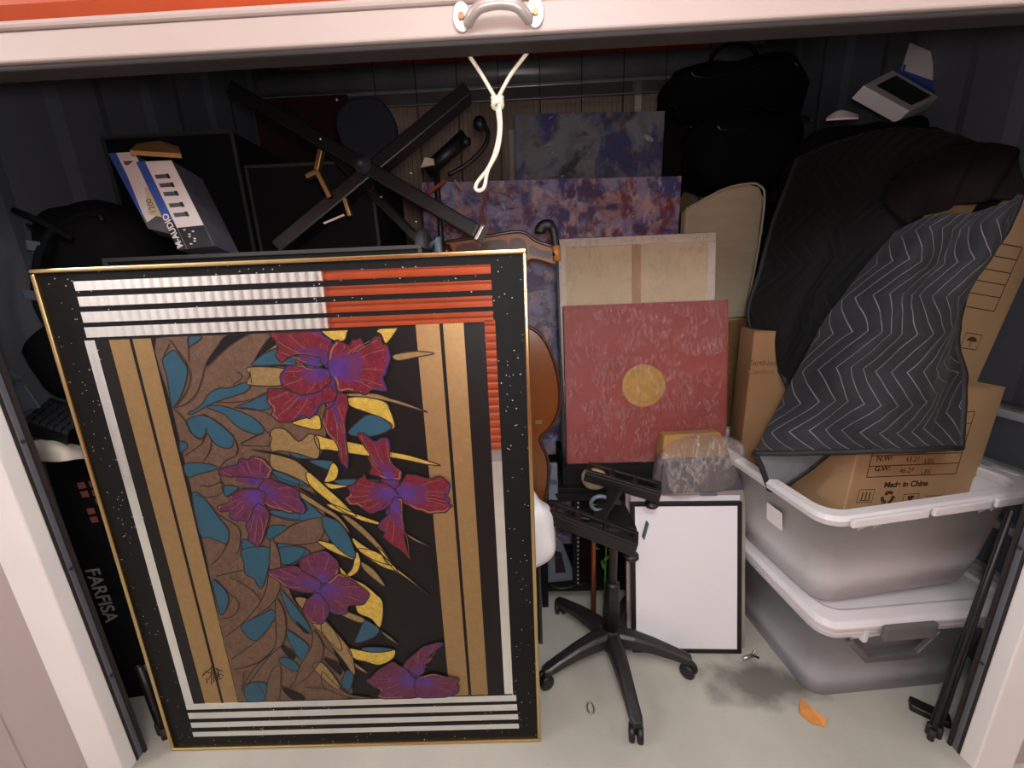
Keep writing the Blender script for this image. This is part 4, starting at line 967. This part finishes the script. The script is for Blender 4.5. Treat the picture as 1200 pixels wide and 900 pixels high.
# plain carton with small print, standing in the back of the open tub
o = atY(869, 512, .56); kx = atY(868, 409, .56)
kb, KM = carton('plain_carton', 'plain brown carton with two small printed words beside the red canvas', (.905, .60, TH+.06), math.radians(-12), .26, .16, kx.z-TH-.06+.06, m='card_dark')
a = onplane(877, 428, KM); textmesh('printed_text', 'Earthing', 'print_faint', kb, KM @ Matrix.Translation((a[0], 0, a[1])), .03, bold=.0005)
a = onplane(876, 438, KM); textmesh('printed_text', 'Comfort', 'print_faint', kb, KM @ Matrix.Translation((a[0], 0, a[1])), .026)
# film wrapped tall carton behind it
a = atY(851, 378, .91)
fb = thing('wrapped_carton', 'tall dark kraft carton wrapped in glossy film behind the tubs', 'carton', (a.x+.15, .9, 0))
MB().box(a.x-.01, a.x+.26, .88, .925, 0, a.z+.02).build('box_body', 'kraft', fb, bevel=.004)
mb = MB(); bag(mb, (a.x+.12, .902, a.z/2), (.15, .03, a.z/2+.03), .2, 4, .02, 48, 30); mb.build('film_cover', 'film_dark', fb, smooth=True)

# ---- drawer tower against the right wall
dt = thing('drawer_tower', 'slate plastic drawer tower with pale lips at the right wall', 'drawers', (1.72, .55, 0))
MB().box(1.735, 1.785, .2, 1.0, 0, 1.02).build('carcass', 'drawer', dt, bevel=.004)
for i in range(5):
    z = .03+i*.2; d_ = MB().box(1.715, 1.7345, .205, .995, z, z+.15).build('drawer', 'drawer', dt, bevel=.004)
    MB().box(1.695, 1.7345, .205, .995, z+.152, z+.182).build('drawer_lip', 'lip', d_, bevel=.004)

# ---- moving blankets
def P4(rows): return [[atY(*p) for p in r] for r in rows]
bl1 = thing('moving_blanket', 'black quilted moving blanket with zigzag stitching draped over the cartons', 'blanket', atY(1040, 528, .2))
net = P4([[(1052, 272, .44), (1092, 254, .34), (1135, 250, .29), (1178, 238, .25), (1196, 228, .27)],
          [(1018, 312, .42), (1062, 302, .31), (1100, 308, .30), (1146, 300, .24), (1172, 284, .27)],
          [(975, 372, .40), (1022, 364, .30), (1072, 366, .22), (1108, 366, .25), (1131, 350, .27)],
          [(938, 436, .40), (990, 428, .28), (1046, 436, .21), (1092, 428, .20), (1125, 408, .26)],
          [(906, 492, .38), (968, 486, .27), (1030, 492, .18), (1082, 484, .20), (1128, 448, .25)],
          [(884, 530, .35), (955, 530, .25), (1022, 528, .17), (1078, 526, .155), (1124, 524, .20)]])
G = refine(net, 60, 60)
for i, r in enumerate(G):
    for j, p in enumerate(r):
        u, v = j/59, i/59
        G[i][j] = p + V((0, 1, 0))*(.014*math.sin(u*13+v*3)*math.sin(v*PI*.9+.3)+.010*noise.noise(V((u*5, v*6, 1)))+.004*noise.noise(V((u*17, v*15, 4))))
sheet('quilted_cloth', G, 'blanket', bl1, .012)
edge = [G[59][j] for j in range(60)]; MB().tube([p+V((0, -.004, 0)) for p in edge], .0095, 8).build('hem_binding', 'binding', bl1, smooth=True)
MB().tube([G[i][59]+V((.002, -.003, 0)) for i in range(60)], .0095, 8).build('side_binding', 'binding', bl1, smooth=True)
net = P4([[(884, 530, .352), (905, 532, .33), (940, 532, .30), (972, 530, .29)], [(892, 546, .345), (912, 550, .33), (940, 546, .31), (962, 538, .30)], [(902, 574, .34), (914, 572, .335), (930, 562, .325), (950, 548, .31)]])
Gt = refine(net, 10, 14); sheet('turned_corner', Gt, 'blanket_back', bl1, .006)
MB().tube([Gt[i][0] for i in range(10)]+[Gt[9][j] for j in range(14)]+[Gt[9-i][13] for i in range(9)], .0095, 8).build('corner_binding', 'binding', bl1, smooth=True)
bl2 = thing('dark_blanket', 'dark quilted blanket hanging behind the zigzag stitched one', 'blanket', atY(930, 430, .5))
net = P4([[(935, 185, .80), (985, 165, .70), (1050, 150, .58), (1120, 160, .48), (1192, 190, .38)],
          [(912, 250, .75), (965, 240, .66), (1030, 225, .55), (1100, 215, .46), (1196, 215, .36)],
          [(893, 320, .72), (945, 310, .62), (1005, 295, .52), (1070, 262, .50), (1160, 240, .42)],
          [(880, 375, .68), (925, 385, .58), (975, 380, .50), (1030, 330, .50), (1100, 280, .46)],
          [(905, 420, .64), (922, 450, .54), (945, 470, .48), (990, 400, .50), (1060, 330, .48)]])
G = refine(net, 40, 40)
for i, r in enumerate(G):
    for j, p in enumerate(r):
        u, v = j/39, i/39; G[i][j] = p + V((.2, 1, .1))*(.03*math.sin(u*15+v*2.5)*math.sin(v*2+.4)+.015*noise.noise(V((u*5, v*5, 9))))
sheet('quilted_cloth', G, 'blanket_dark', bl2, .012)
MB().tube([G[39][j] for j in range(40)], .009, 8).build('hem_binding', 'binding', bl2, smooth=True)
MB().tube([G[i][0] for i in range(40)], .009, 8).build('side_binding', 'binding', bl2, smooth=True)
# brown cloth fold on top of the blankets
net = P4([[(1050, 205, .52), (1110, 175, .45), (1160, 168, .40), (1198, 180, .36)], [(1040, 240, .50), (1100, 215, .40), (1150, 205, .35), (1196, 212, .33)], [(1060, 262, .46), (1105, 246, .39), (1150, 236, .32), (1196, 232, .30)]])
G = refine(net, 24, 30); G = [[p+V((0, 1, .3))*.012*math.sin(j*.7+i*.2) for j, p in enumerate(r)] for i, r in enumerate(G)]
o = sheet('cloth_fold', G, 'fabric_brown', None, .01, base=atY(1120, 250, .4)); tag(o, 'dark brown cloth folded over the top of the blanket', 'cloth')

# ---- dark bags heaped at the upper right and back
def softbag(name, label, c, r, seed, m='fabric_black', e=.62, strap=True, rot=None):
    c = V(c); t = thing(name, label, 'bag', c-V((0, 0, r[2])))
    mb = MB(); bag(mb, c, r, e, seed, .09, 36, 22, rot); mb.build('bag_body', m, t, smooth=True)
    f0 = c+V((0, -r[1]*1.04, 0))
    mb = MB(); mb.tube([c+V((r[0]*.75*math.cos(a), -r[1]*.93, r[2]*.55+r[2]*.12*math.sin(a*2))) for a in [i*PI/10 for i in range(11)]], .006, 6); mb.build('zip', 'plastic_black', t)
    if strap:
        mb = MB(); mb.tube([c+V((r[0]*.35*math.cos(a), -r[1]*.3, r[2]*.92+r[2]*.4*math.sin(a))) for a in [i*PI/12 for i in range(13)]], .011, 8); mb.build('carry_strap', m, t, smooth=True)
    return t
softbag('duffel_bag', 'black duffel bag heaped under the far right packaging box', (1.22, 1.42, 2.12), (.30, .20, .18), 1)
softbag('duffel_bag', 'large black bag heaped at the back between headboard and blanket', (1.42, 1.36, 1.53), (.26, .2, .37), 2)
softbag('rucksack', 'black rucksack piled behind the navy painting edge', (1.27, 1.75, 2.47), (.38, .19, .24), 3)
softbag('brown_bag', 'dark brown bag beside the navy painting', (.88, 1.6, 2.16), (.13, .13, .22), 4, 'fabric_brown')
# support stack under the bags
def crate(name, label, x0, x1, y0, y1, z0, z1, m='case', corners=True, cat='case'):
    t = thing(name, label, cat, ((x0+x1)/2, (y0+y1)/2, z0)); c = .012
    MB().box(x0+c*.5, x1-c*.5, y0+c*.5, y1-c*.5, z0+.002, z1-.002).build('case_body', m, t, bevel=.006)
    for z in (z0, z1-c):
        MB().box(x0, x1, y0, y0+c, z, z+c).build('edge_trim', 'knob', t, bevel=.002)
    for x in (x0, x1-c): MB().box(x, x+c, y0, y0+c, z0+c, z1-c).build('edge_trim', 'knob', t, bevel=.002)
    xm, zm = (x0+x1)/2, (z0+z1)/2
    MB().box(xm-.05, xm+.05, y0-.004, y0+.005, zm-.03, zm+.03).build('handle_cup', 'plastic_black', t, bevel=.002)
    MB().box(xm-.035, xm+.035, y0-.010, y0-.0045, zm-.006, zm+.006).build('handle_bar', 'chrome', t)
    return t
crate('storage_trunk', 'black trunk at the back right under the bags', 1.16, 1.68, 1.02, 1.6, 0, 1.12)
softbag('duffel_bag', 'black bag bulging below the product box at upper right', (1.40, .90, 1.84), (.24, .20, .24), 6, strap=False)
# packaging box with open lid, upper right, and a white scrap
pbx = thing('product_box', 'white and blue product box lying open lidded at upper right', 'packaging box', atY(1070, 120, 0.92))
tl, tr_, brr, bll = atY(1050, 80, 1.06), atY(1105, 112, 1.02), atY(1066, 130, 0.86), atY(1012, 100, 0.90)
def slab(mb, q, n, th):
    q = [V(p) for p in q]; n = V(n).normalized()*th
    return mb.add(q+[p-n for p in q], [(0, 1, 2, 3), (7, 6, 5, 4), (0, 4, 5, 1), (1, 5, 6, 2), (2, 6, 7, 3), (3, 7, 4, 0)])
nrm = (brr-bll).cross(tl-bll)
slab(MB(), [bll, brr, tr_, tl], nrm, .05).build('box_body', 'paper_white', pbx, bevel=.002)
L_ = lambda a, b, t: a*(1-t)+b*t
def sub(u0, u1, v0, v1, lift=.001): 
    nn = nrm.normalized()*lift
    f = lambda u, v: L_(L_(bll, brr, u), L_(tl, tr_, u), v)+nn
    return [f(u0, v0), f(u1, v0), f(u1, v1), f(u0, v1)]
slab(MB(), sub(.14, .9, .18, .78), nrm, .0009).build('dark_window', 'paper_black', pbx)
slab(MB(), sub(0, 1, .88, 1.0), nrm, .0009).build('blue_stripe', 'paper_blue', pbx)
tA, tB = atY(1067, 50, 1.10), atY(1113, 70, 1.05); nl = (tr_-tl).cross(tA-tl)
ld = slab(MB(), [L_(tl, tr_, .12), tr_, tB, tA], nl, .006).build('raised_lid', 'paper_white', pbx)
fl = lambda u, v: L_(L_(L_(tl, tr_, .12), tr_, u), L_(tA, tB, u), v)+nl.normalized()*.001
slab(MB(), [fl(0, 0), fl(1, 0), fl(1, .25), fl(0, .25)], nl, .0009).build('blue_stripe', 'paper_blue', ld)
for u in (.2, .34, .48, .68, .82): slab(MB(), [fl(u, .3), fl(u+.08, .3), fl(u+.08, .62), fl(u, .62)], nl, .0009).build('printed_figure', 'paper_grey', ld)
slab(MB(), [atY(1114, 84, 1.04), atY(1108, 110, 1.00), atY(1132, 95, 0.96), atY(1136, 84, 1.00)], (0, -1, .4), .02).build('side_flap', 'paper_grey', pbx)
net = P4([[(968, 138, .75), (985, 128, .74), (1006, 134, .73)], [(968, 141, .73), (986, 140, .71), (1006, 139, .70)]]); o = sheet('paper_scrap', refine(net, 5, 9), 'paper_white', None, .003, base=atY(985, 140, .72)); tag(o, 'small crumpled white paper scrap left of the upper right packaging', 'paper')
# small floor litter
fp = [atZ(*p) for p in ((938, 818), (951, 832), (968, 846), (966, 853), (950, 848), (936, 836))]; mb = MB(); mb.add([p+V((0, 0, .001)) for p in fp]+[p+V((0, 0, .003+.006*(i % 3))) for i, p in enumerate(fp)], [(5, 4, 3, 2, 1, 0), (6, 7, 8, 9, 10, 11)]+[(i, (i+1) % 6, (i+1) % 6+6, i+6) for i in range(6)]); o = mb.build('card_scrap', 'paper_orange', base=fp[4]); tag(o, 'torn orange card scrap on the floor before the tubs', 'scrap')
er = frame(atZ(1076, 824), -.95); er = frame(atZ(1088, 838), math.radians(-40)); mb = MB(er); mb.box(-.05, .05, -.024, .024, 0, .028); rc = mb.build('remote_control', 'plastic_black', base=atZ(1088, 838), bevel=.008, seg=3); tag(rc, 'small black plastic block on the floor before the tubs', 'remote')
cl = thing('metal_clip', 'small chrome clip on the floor by the whiteboard corner', 'clip', atZ(878, 771))
c = atZ(878, 771); MB().tube([c+V((-.03, -.01, .008)), c+V((.02, .006, .008))], .007, 10).build('barrel', 'chrome', cl, smooth=True)
MB().tube([c+V((.015, .006, .008)), c+V((.03, .015, .028))], .004, 8).build('tab', 'chrome', cl); MB().tube([c+V((.015, .006, .008)), c+V((.035, -.008, .008))], .004, 8).build('tab', 'plastic_black', cl)
c = atZ(692, 831); o = MB().tube([c+V((.012*math.cos(t), .02*math.sin(t), .004)) for t in [i*2*PI/14 for i in range(14)]], .003, 6, True).build('metal_ring', 'chrome', base=c, smooth=True); tag(o, 'tiny metal link lying on the floor by the chair', 'ring')
c = atZ(856, 763); o = MB(Matrix.Translation(c)).lathe([(.006, 0), (.008, .004), (.004, .008)], 10).build('pebble', 'plastic_black', base=c, smooth=True); tag(o, 'tiny black pebble on the floor beside the lower tub', 'pebble')
# folded black stand poles by the right track
fs_ = thing('folded_stand', 'folded black stand leaning by the right door track', 'stand', (1.325, .062, 0))
for i, (dx, dy) in enumerate(((0, 0), (-.018, .012), (-.03, -.006))):
    b = V((1.334+dx, .062+dy, .012)); tp = V((1.338+dx*.1, .058+dy*.3, .85)); l_ = MB().tube([b, tp], .0055, 8).build('pole', 'plastic_black', fs_, smooth=True)
    MB().tube([b+V((0, 0, -.012)), b+V((0, 0, .03))], .009, 8).build('rubber_foot', 'rubber', l_, smooth=True)
# ================================================================== LEFT SIDE
def facebox(name, label, cat, q, th, body, parent=None, group=None):
    tl, tr_, br_, bl_ = [V(p) for p in q]; n = (br_-bl_).cross(tl-bl_).normalized()
    t = thing(name, label, cat, bl_, group); slab(MB(), [bl_, br_, tr_, tl], n, th).build('box_body', body, t, bevel=.002)
    def f(u, v, lift=.0008): return L_(L_(bl_, br_, u), L_(tl, tr_, u), v)+n*lift
    def patch(nm, u0, u1, v0, v1, m, lift=.001, par=None): return slab(MB(), [f(u0, v0, lift), f(u1, v0, lift), f(u1, v1, lift), f(u0, v1, lift)], n, .0006).build(nm, m, par or t)
    return t, f, patch, n
q1 = (atY(160, 190, .36), atY(201, 188, .36), atY(251, 288, .30), atY(209, 293, .30))
pb1, f1, pt1, n1 = facebox('microphone_box', 'white and blue microphone box with black maker strip, nearer the stand', 'packaging box', q1, .11, 'paper_grey', group='microphone boxes')
pt1('white_print', .0, 1, .0, 1, 'paper_white', .0008); pt1('blue_stripe', 0, .25, .34, 1, 'paper_blue', .0016); pt1('black_strip', 0, .25, 0, .335, 'paper_black', .0016); pt1('dark_photo', .26, 1, 0, .24, 'paper_black', .0016)
for v in (.36, .47, .60, .70, .80): pt1('printed_microphone', .34, .66, v, v+.045, 'paper_grey', .0016); 
for v in (.36, .47, .60, .70, .80): pt1('printed_microphone_head', .66, .74, v-.005, v+.05, 'paper_black', .0017)
for i in range(7): pt1('printed_speck', .4+.08*(i % 3)+.05*(i % 2), .46+.08*(i % 3)+.05*(i % 2), .04+.027*i, .055+.027*i, 'paper_white', .0022)
def rot_text(t, f, body, u, v, size, m, up=True, bold=0.):
    o = f(u, v, .003); x = (f(u, v+.1)-f(u, v)).normalized(); z = (f(u-.1, v)-f(u, v)); z = (z-x*z.dot(x)).normalized(); y = z.cross(x)
    Mx = Matrix((x, y, z)).transposed().to_4x4(); Mx.translation = o
    return textmesh('printed_text', body, m, t, Mx, size, bold=bold, lift=0)
rot_text(pb1, f1, 'M-AUDIO', .19, .03, .026, 'paper_white', bold=.0008)
q2 = (atY(127, 180, .40), atY(158, 178, .40), atY(200, 274, .35), atY(174, 268, .345))
pb2, f2, pt2, n2 = facebox('microphone_box', 'white and blue microphone box with a cream handwritten sticker, at the far left', 'packaging box', q2, .05, 'paper_grey', group='microphone boxes')
pt2('white_print', .0, 1, .0, 1, 'paper_white', .0008); pt2('blue_stripe', 0, .3, .2, 1, 'paper_blue', .0016); pt2('dark_photo', 0, 1, 0, .2, 'paper_grey', .0016)
for v in (.62, .72, .84): pt2('printed_microphone', .42, .85, v, v+.05, 'paper_grey', .0016)
pt2('price_sticker', .36, 1., .2, .56, 'sticker', .0024)
rot_text(pb2, f2, '1200', .82, .25, .024, 'print')
kf = [atY(*p) for p in ((152, 176, .30), (212, 180, .30), (210, 172, .40), (188, 165, .44), (160, 168, .42))]
o = MB().add(kf+[p-V((0, 0, .012)) for p in kf], [(0, 1, 2, 3, 4), (9, 8, 7, 6, 5)]+[(i, i+5, (i+1) % 5+5, (i+1) % 5) for i in range(5)]).build('kraft_wrap', 'kraft', base=kf[0]); tag(o, 'torn kraft paper lying on top of the microphone boxes', 'paper')
# instrument cases stacked under the stand
crate('amplifier_case', 'black amplifier case at the bottom behind the picture', -1.22, -.25, .30, .75, 0, .85)
crate('keyboard_case', 'black instrument case whose top edge shows over the picture frame', -1.24, -.28, .27, .76, .851, 1.63)
crate('speaker_case', 'tall black case behind the crossed stand', -1.1, -.58, .80, 1.25, 0, 2.02)
crate('side_case', 'black case against the left wall behind the microphone boxes', -1.66, -1.12, .80, 1.3, 0, 2.15)
# soft black backpack at far left
sb_ = softbag('backpack', 'black backpack with loose straps left of the microphone boxes', (-1.46, .54, 1.66), (.17, .15, .18), 11, strap=False)
for i, (px, py, yy) in enumerate(((41, 287, .33), (38, 345, .3))):
    a = atY(px, py, yy); slab(MB(), [a+V((-.03, 0, -.012)), a+V((.012, 0, -.02)), a+V((.016, 0, .008)), a+V((-.026, 0, .016))], (0, -1, 0), .004).build('strap_tag', 'grey_metal', sb_)
MB().tube(catmull([tuple(atY(*p)) for p in ((18, 247, .36), (40, 256, .34), (62, 268, .36), (85, 280, .38))], False, 5), .010, 8).build('strap', 'fabric_black', sb_, smooth=True)
MB().tube(catmull([tuple(atY(*p)) for p in ((62, 268, .36), (45, 300, .33), (42, 350, .31), (58, 385, .31))], False, 5), .010, 8).build('strap', 'fabric_black', sb_, smooth=True)
mb = MB(); bag(mb, (-1.50, .45, 1.31), (.15, .18, .13), .6, 14, .08); o = mb.build('garment_bag', 'fabric_black', base=(-1.5, .45, 1.21), smooth=True); tag(o, 'soft black bundle under the backpack at the left wall', 'bag')
# crossed keyboard stand
xs = thing('keyboard_stand', 'black crossed keyboard stand lying on the cases', 'stand', (-.55, .6, 1.66))
A0, A1 = atY(278, 108, .66), atY(562, 274, .44); B0, B1 = atY(546, 101, .60), atY(318, 290, .48)
MB().bar(A0, A1, .045, .075, (0, 1, 0)).build('cross_bar', 'plastic_black', xs, bevel=.005)
MB().bar(B0+V((0, .05, 0)), B1+V((0, .05, 0)), .045, .075, (0, 1, 0)).build('cross_bar', 'plastic_black', xs, bevel=.005)
MB().bar(A0+V((.12, .09, -.02)), A1+V((-.20, .12, -.03)), .03, .05, (0, 1, 0)).build('second_bar', 'plastic_black', xs, bevel=.005)
ea = A1; d_ = (A1-A0).normalized(); MB().bar(ea+d_*.001, ea+d_*.012, .047, .06, (0, 1, 0)).build('end_cap', 'alu', xs, bevel=.002)
pv = atY(428, 195, .52); mb = MB(Matrix.Translation(pv) @ Matrix.Rotation(PI/2, 4, 'X')); mb.lathe([(.03, 0), (.03, .03), (.012, .036), (.012, .05)], 16); mb.build('pivot_bolt', 'steel_dark', xs, smooth=True)
for px, py in ((376, 163), (447, 231), (482, 203), (395, 117), (488, 260)):
    a = atY(px, py, .47); mb = MB(Matrix.Translation(a) @ Matrix.Rotation(PI/2, 4, 'X')); mb.lathe([(.005, 0), (.005, .004), (.002, .006)], 8); mb.build('screw', 'chrome', xs, smooth=True)
bc = thing('brass_clamp', 'upper brass Y shaped clamp on the crossed stand', 'clamp', atY(374, 215, .45)); 
for pts in (((377, 176), (372, 200)), ((372, 200), (388, 232)), ((372, 202), (360, 208))): MB().bar(atY(*pts[0], .45), atY(*pts[1], .45), .016, .024, (0, 1, 0)).build('clamp_arm', 'brass', bc, bevel=.003)
bc = thing('brass_clamp', 'lower short brass clamp beneath the stand crossing', 'clamp', atY(408, 245, .45)); MB().bar(atY(404, 232, .45), atY(411, 254, .45), .014, .02, (0, 1, 0)).build('clamp_arm', 'brass', bc, bevel=.003); MB().bar(atY(404, 252, .45), atY(380, 262, .45), .006, .008, (0, 1, 0)).build('clamp_rod', 'chrome', bc)
# dark navy office chair backrest
nb = thing('chair_backrest', 'dark navy office chair backrest behind the crossed stand', 'chair back', (atY(425, 180, .95).x, .98, 2.02))
nM = frame(atY(425, 190, .95), 0, .1); pts = [onplane(*p, nM) for p in ((392, 140), (400, 122), (418, 112), (440, 113), (456, 128), (464, 152), (458, 175), (438, 186), (412, 183), (398, 165))]
MB(nM).prism(catmull(pts, True, 4), 0, .05).build('pad', 'navy', nb, bevel=.015, seg=3); a = onplane(428, 185, nM); MB(nM).box(a[0]-.03, a[0]+.03, .01, .04, a[1]-.09, a[1]+.05).build('support_post', 'plastic_black', nb, bevel=.006)
mb = MB(nM); mb.lathe([(.03, -.012), (.026, -.002)], 16, Matrix.Translation((a[0], 0, a[1]+.06)) @ Matrix.Rotation(PI/2, 4, 'X')); mb.build('recess', 'plastic_black', nb)
# boom arm with ball knob
ba = thing('microphone_boom', 'black microphone boom arm with curved end and round knob', 'boom arm', (-.335, .88, 0))
MB().tube([atY(500, 202, .85), atY(546, 160, .85)], .03, 10).build('thick_arm', 'plastic_black', ba, smooth=True)
MB().tube(catmull([tuple(atY(*p, .84)) for p in ((525, 205), (548, 192), (566, 174), (572, 158), (568, 148), (561, 146))], False, 6), .009, 8).build('curved_rod', 'plastic_black', ba, smooth=True)
MB().tube([(-.335, .88, 0), (-.33, .86, 1.9), tuple(atY(512, 196, .85))], .012, 8).build('stand_pole', 'plastic_black', ba, smooth=True)
c = atY(562, 145, .84); mb = MB(Matrix.Translation(c)); mb.lathe([(.004, -.028), (.02, -.02), (.028, 0), (.02, .02), (.004, .028)], 14); mb.build('knob', 'plastic_black', ba, smooth=True)
c = atY(546, 166, .82); mb = MB(Matrix.Translation(c)); mb.lathe([(.004, -.02), (.02, -.01), (.02, .01), (.004, .02)], 12); mb.build('clutch', 'plastic_black', ba, smooth=True)
slab(MB(), [atY(493, 196, .80), atY(509, 193, .80), atY(508, 186, .80), atY(498, 184, .80)], (0, -1, 0), .01).build('tape_mark', 'sticker', ba)
MB().bar(atY(503, 226, .8), atY(522, 212, .8), .012, .012).build('brass_rod', 'copper', ba); MB().bar(atY(533, 211, .8), atY(541, 223, .8), .008, .008).build('steel_pin', 'chrome', ba)
crate('low_case', 'low black case behind the violet painting under the rope', -.46, -.07, 1.30, 1.6, 0, 2.02)
sh = atY(300, 140, 1.9); o = MB().box(atY(300, 140, 1.9).x, atY(410, 140, 1.9).x, 1.9, 1.92, .0, atY(340, 114, 1.9).z).build('brown_board', 'back_wall', base=(sh.x+.2, 1.9, 0)); o.data.materials.clear(); o.data.materials.append(M['wood_dark']); tag(o, 'plain brown board leaning high at the back left', 'board')
wh = thing('folded_trolley', 'folded trolley showing one dark grey wheel at the picture top edge', 'trolley', atY(500, 300, .50)); wc_ = atY(497, 290, .50)
mb = MB(Matrix.Translation(wc_) @ Matrix.Rotation(PI/2, 4, 'Y')); mb.lathe([(.02, -.022), (.05, -.02), (.062, -.01), (.062, .01), (.05, .02), (.02, .022)], 20); mb.build('tyre', 'knob', wh, smooth=True)
MB().tube([wc_+V((.02, 0, .0)), wc_+V((.05, .0, .03)), wc_+V((.05, .0, -.12))], .014, 8).build('fork', 'grey_metal', wh, smooth=True)
crate('small_case', 'small black case behind the picture edge carrying the white bag', -.30, .015, .25, .42, 0, .415)
crate('tall_small_case', 'small black case under the wooden instrument body', -.30, .05, .425, .56, 0, .60)
# ---- strip between left jamb and picture
fc = thing('keyboard_bag', 'black padded keyboard bag with white lettering standing by the left jamb', 'bag', (-1.44, .25, 0))
mb = MB(); vs = []; 
fM = frame((-1.60, .20, .0), 0.15, .03)
mb = MB(fM); mb.frust((0, .30, 0, .12), (0, .30, 0, .13), .0, 1.08); mb.build('bag_body', 'fabric_black', fc, bevel=.03, seg=4)
MB(fM).box(.03, .29, -.012, -.0002, .50, .95).build('front_pocket', 'fabric_black', fc, bevel=.01)
MB(fM).box(.05, .29, -.006, -.0002, .08, .46).build('lower_pocket', 'case', fc, bevel=.006)
a = onplane(104, 664, fM); b = onplane(133, 738, fM); dx, dz = b[0]-a[0], b[1]-a[1]; ln = math.hypot(dx, dz)
xw = (fM.to_3x3() @ V((dx, 0, dz))).normalized(); yw = fM.col[1].to_3d(); zw = xw.cross(yw); TMx = Matrix((xw, yw, zw)).transposed().to_4x4(); TMx.translation = fM @ V((a[0], -.0135, a[1]))
tx = textmesh('lettering', 'FARFISA', 'text_grey', fc, TMx, ln/4.3, bold=.0012)
a = onplane(108, 562, fM); TMx = TMx.copy(); TMx.translation = fM @ V((a[0], -.0135, a[1]))
for i in range(5):
    for j in range(2):
        if (i+j) % 4 == 3: continue
        MB(TMx).box(i*.032, i*.032+.022, -.001, 0, -j*.035, -j*.035+.022).build('faded_patch', 'red_print', fc)
kb_ = thing('computer_keyboard', 'black keyboard lying on the bag by the left jamb', 'keyboard', (-1.42, .3, 1.12))
kq = [atY(22, 492, .20), atY(78, 513, .22), atY(104, 492, .36), atY(75, 470, .40)]
kq = [atY(26, 494, .17), atY(80, 512, .16), atY(112, 486, .34), atY(58, 468, .36)]
kn = (kq[1]-kq[0]).cross(kq[3]-kq[0]); kn = kn if kn.z > 0 else -kn
slab(MB(), kq, kn, .035).build('keyboard_body', 'plastic_black', kb_, bevel=.003)
kf_ = lambda u, v: L_(L_(kq[0], kq[1], u), L_(kq[3], kq[2], u), v)+kn.normalized()*.012
for i in range(6):
    for j in range(5):
        u, v = .03+i*.16, .04+j*.19; slab(MB(), [kf_(u, v), kf_(u+.13, v), kf_(u+.13, v+.15), kf_(u, v+.15)], kn, .0115).build('key', 'key_gloss', kb_)
net = P4([[(33, 519, .15), (60, 514, .18), (90, 522, .20), (118, 526, .24)], [(40, 530, .14), (66, 524, .13), (92, 530, .16), (118, 532, .22)], [(45, 540, .14), (70, 541, .12), (92, 538, .15), (118, 537, .22)]])
o = sheet('white_cloth', refine(net, 12, 20), 'cream', None, .006, base=atY(70, 540, .15)); tag(o, 'folded off white cloth under the keyboard at far left', 'cloth')
for lab, pts in (('upper small lit patch beside the left jamb, added as a grey slab', ((2, 430), (16, 438), (25, 444), (6, 448))), ('larger lit patch above the keyboard, added as a grey slab', ((12, 452), (28, 452), (46, 478), (20, 484)))):
    o = slab(MB(), [atY(*p, .20) for p in pts], (0, -1, 0), .004).build('lit_patch', 'grey_metal', base=atY(*pts[3], .2)); tag(o, lab, 'card')  # grey slabs put in place of patches of light by the jamb
tl_ = thing('folded_tripod', 'folded black tripod standing by the left jamb foot', 'tripod', (-1.33, .16, 0))
for i, (dx, dy) in enumerate(((0, 0), (.035, .03), (-.03, .015))):
    b = V((-1.305+dx, .085+dy, .015)); tp = V((-1.335+dx*.3, .10+dy*.3, .30)); l_ = MB().tube([b, tp], .011, 8).build('leg', 'plastic_black', tl_, smooth=True)
    MB().tube([b+V((0, 0, -.015)), b+V((0, 0, .03))], .014, 8).build('rubber_foot', 'rubber', l_, smooth=True)
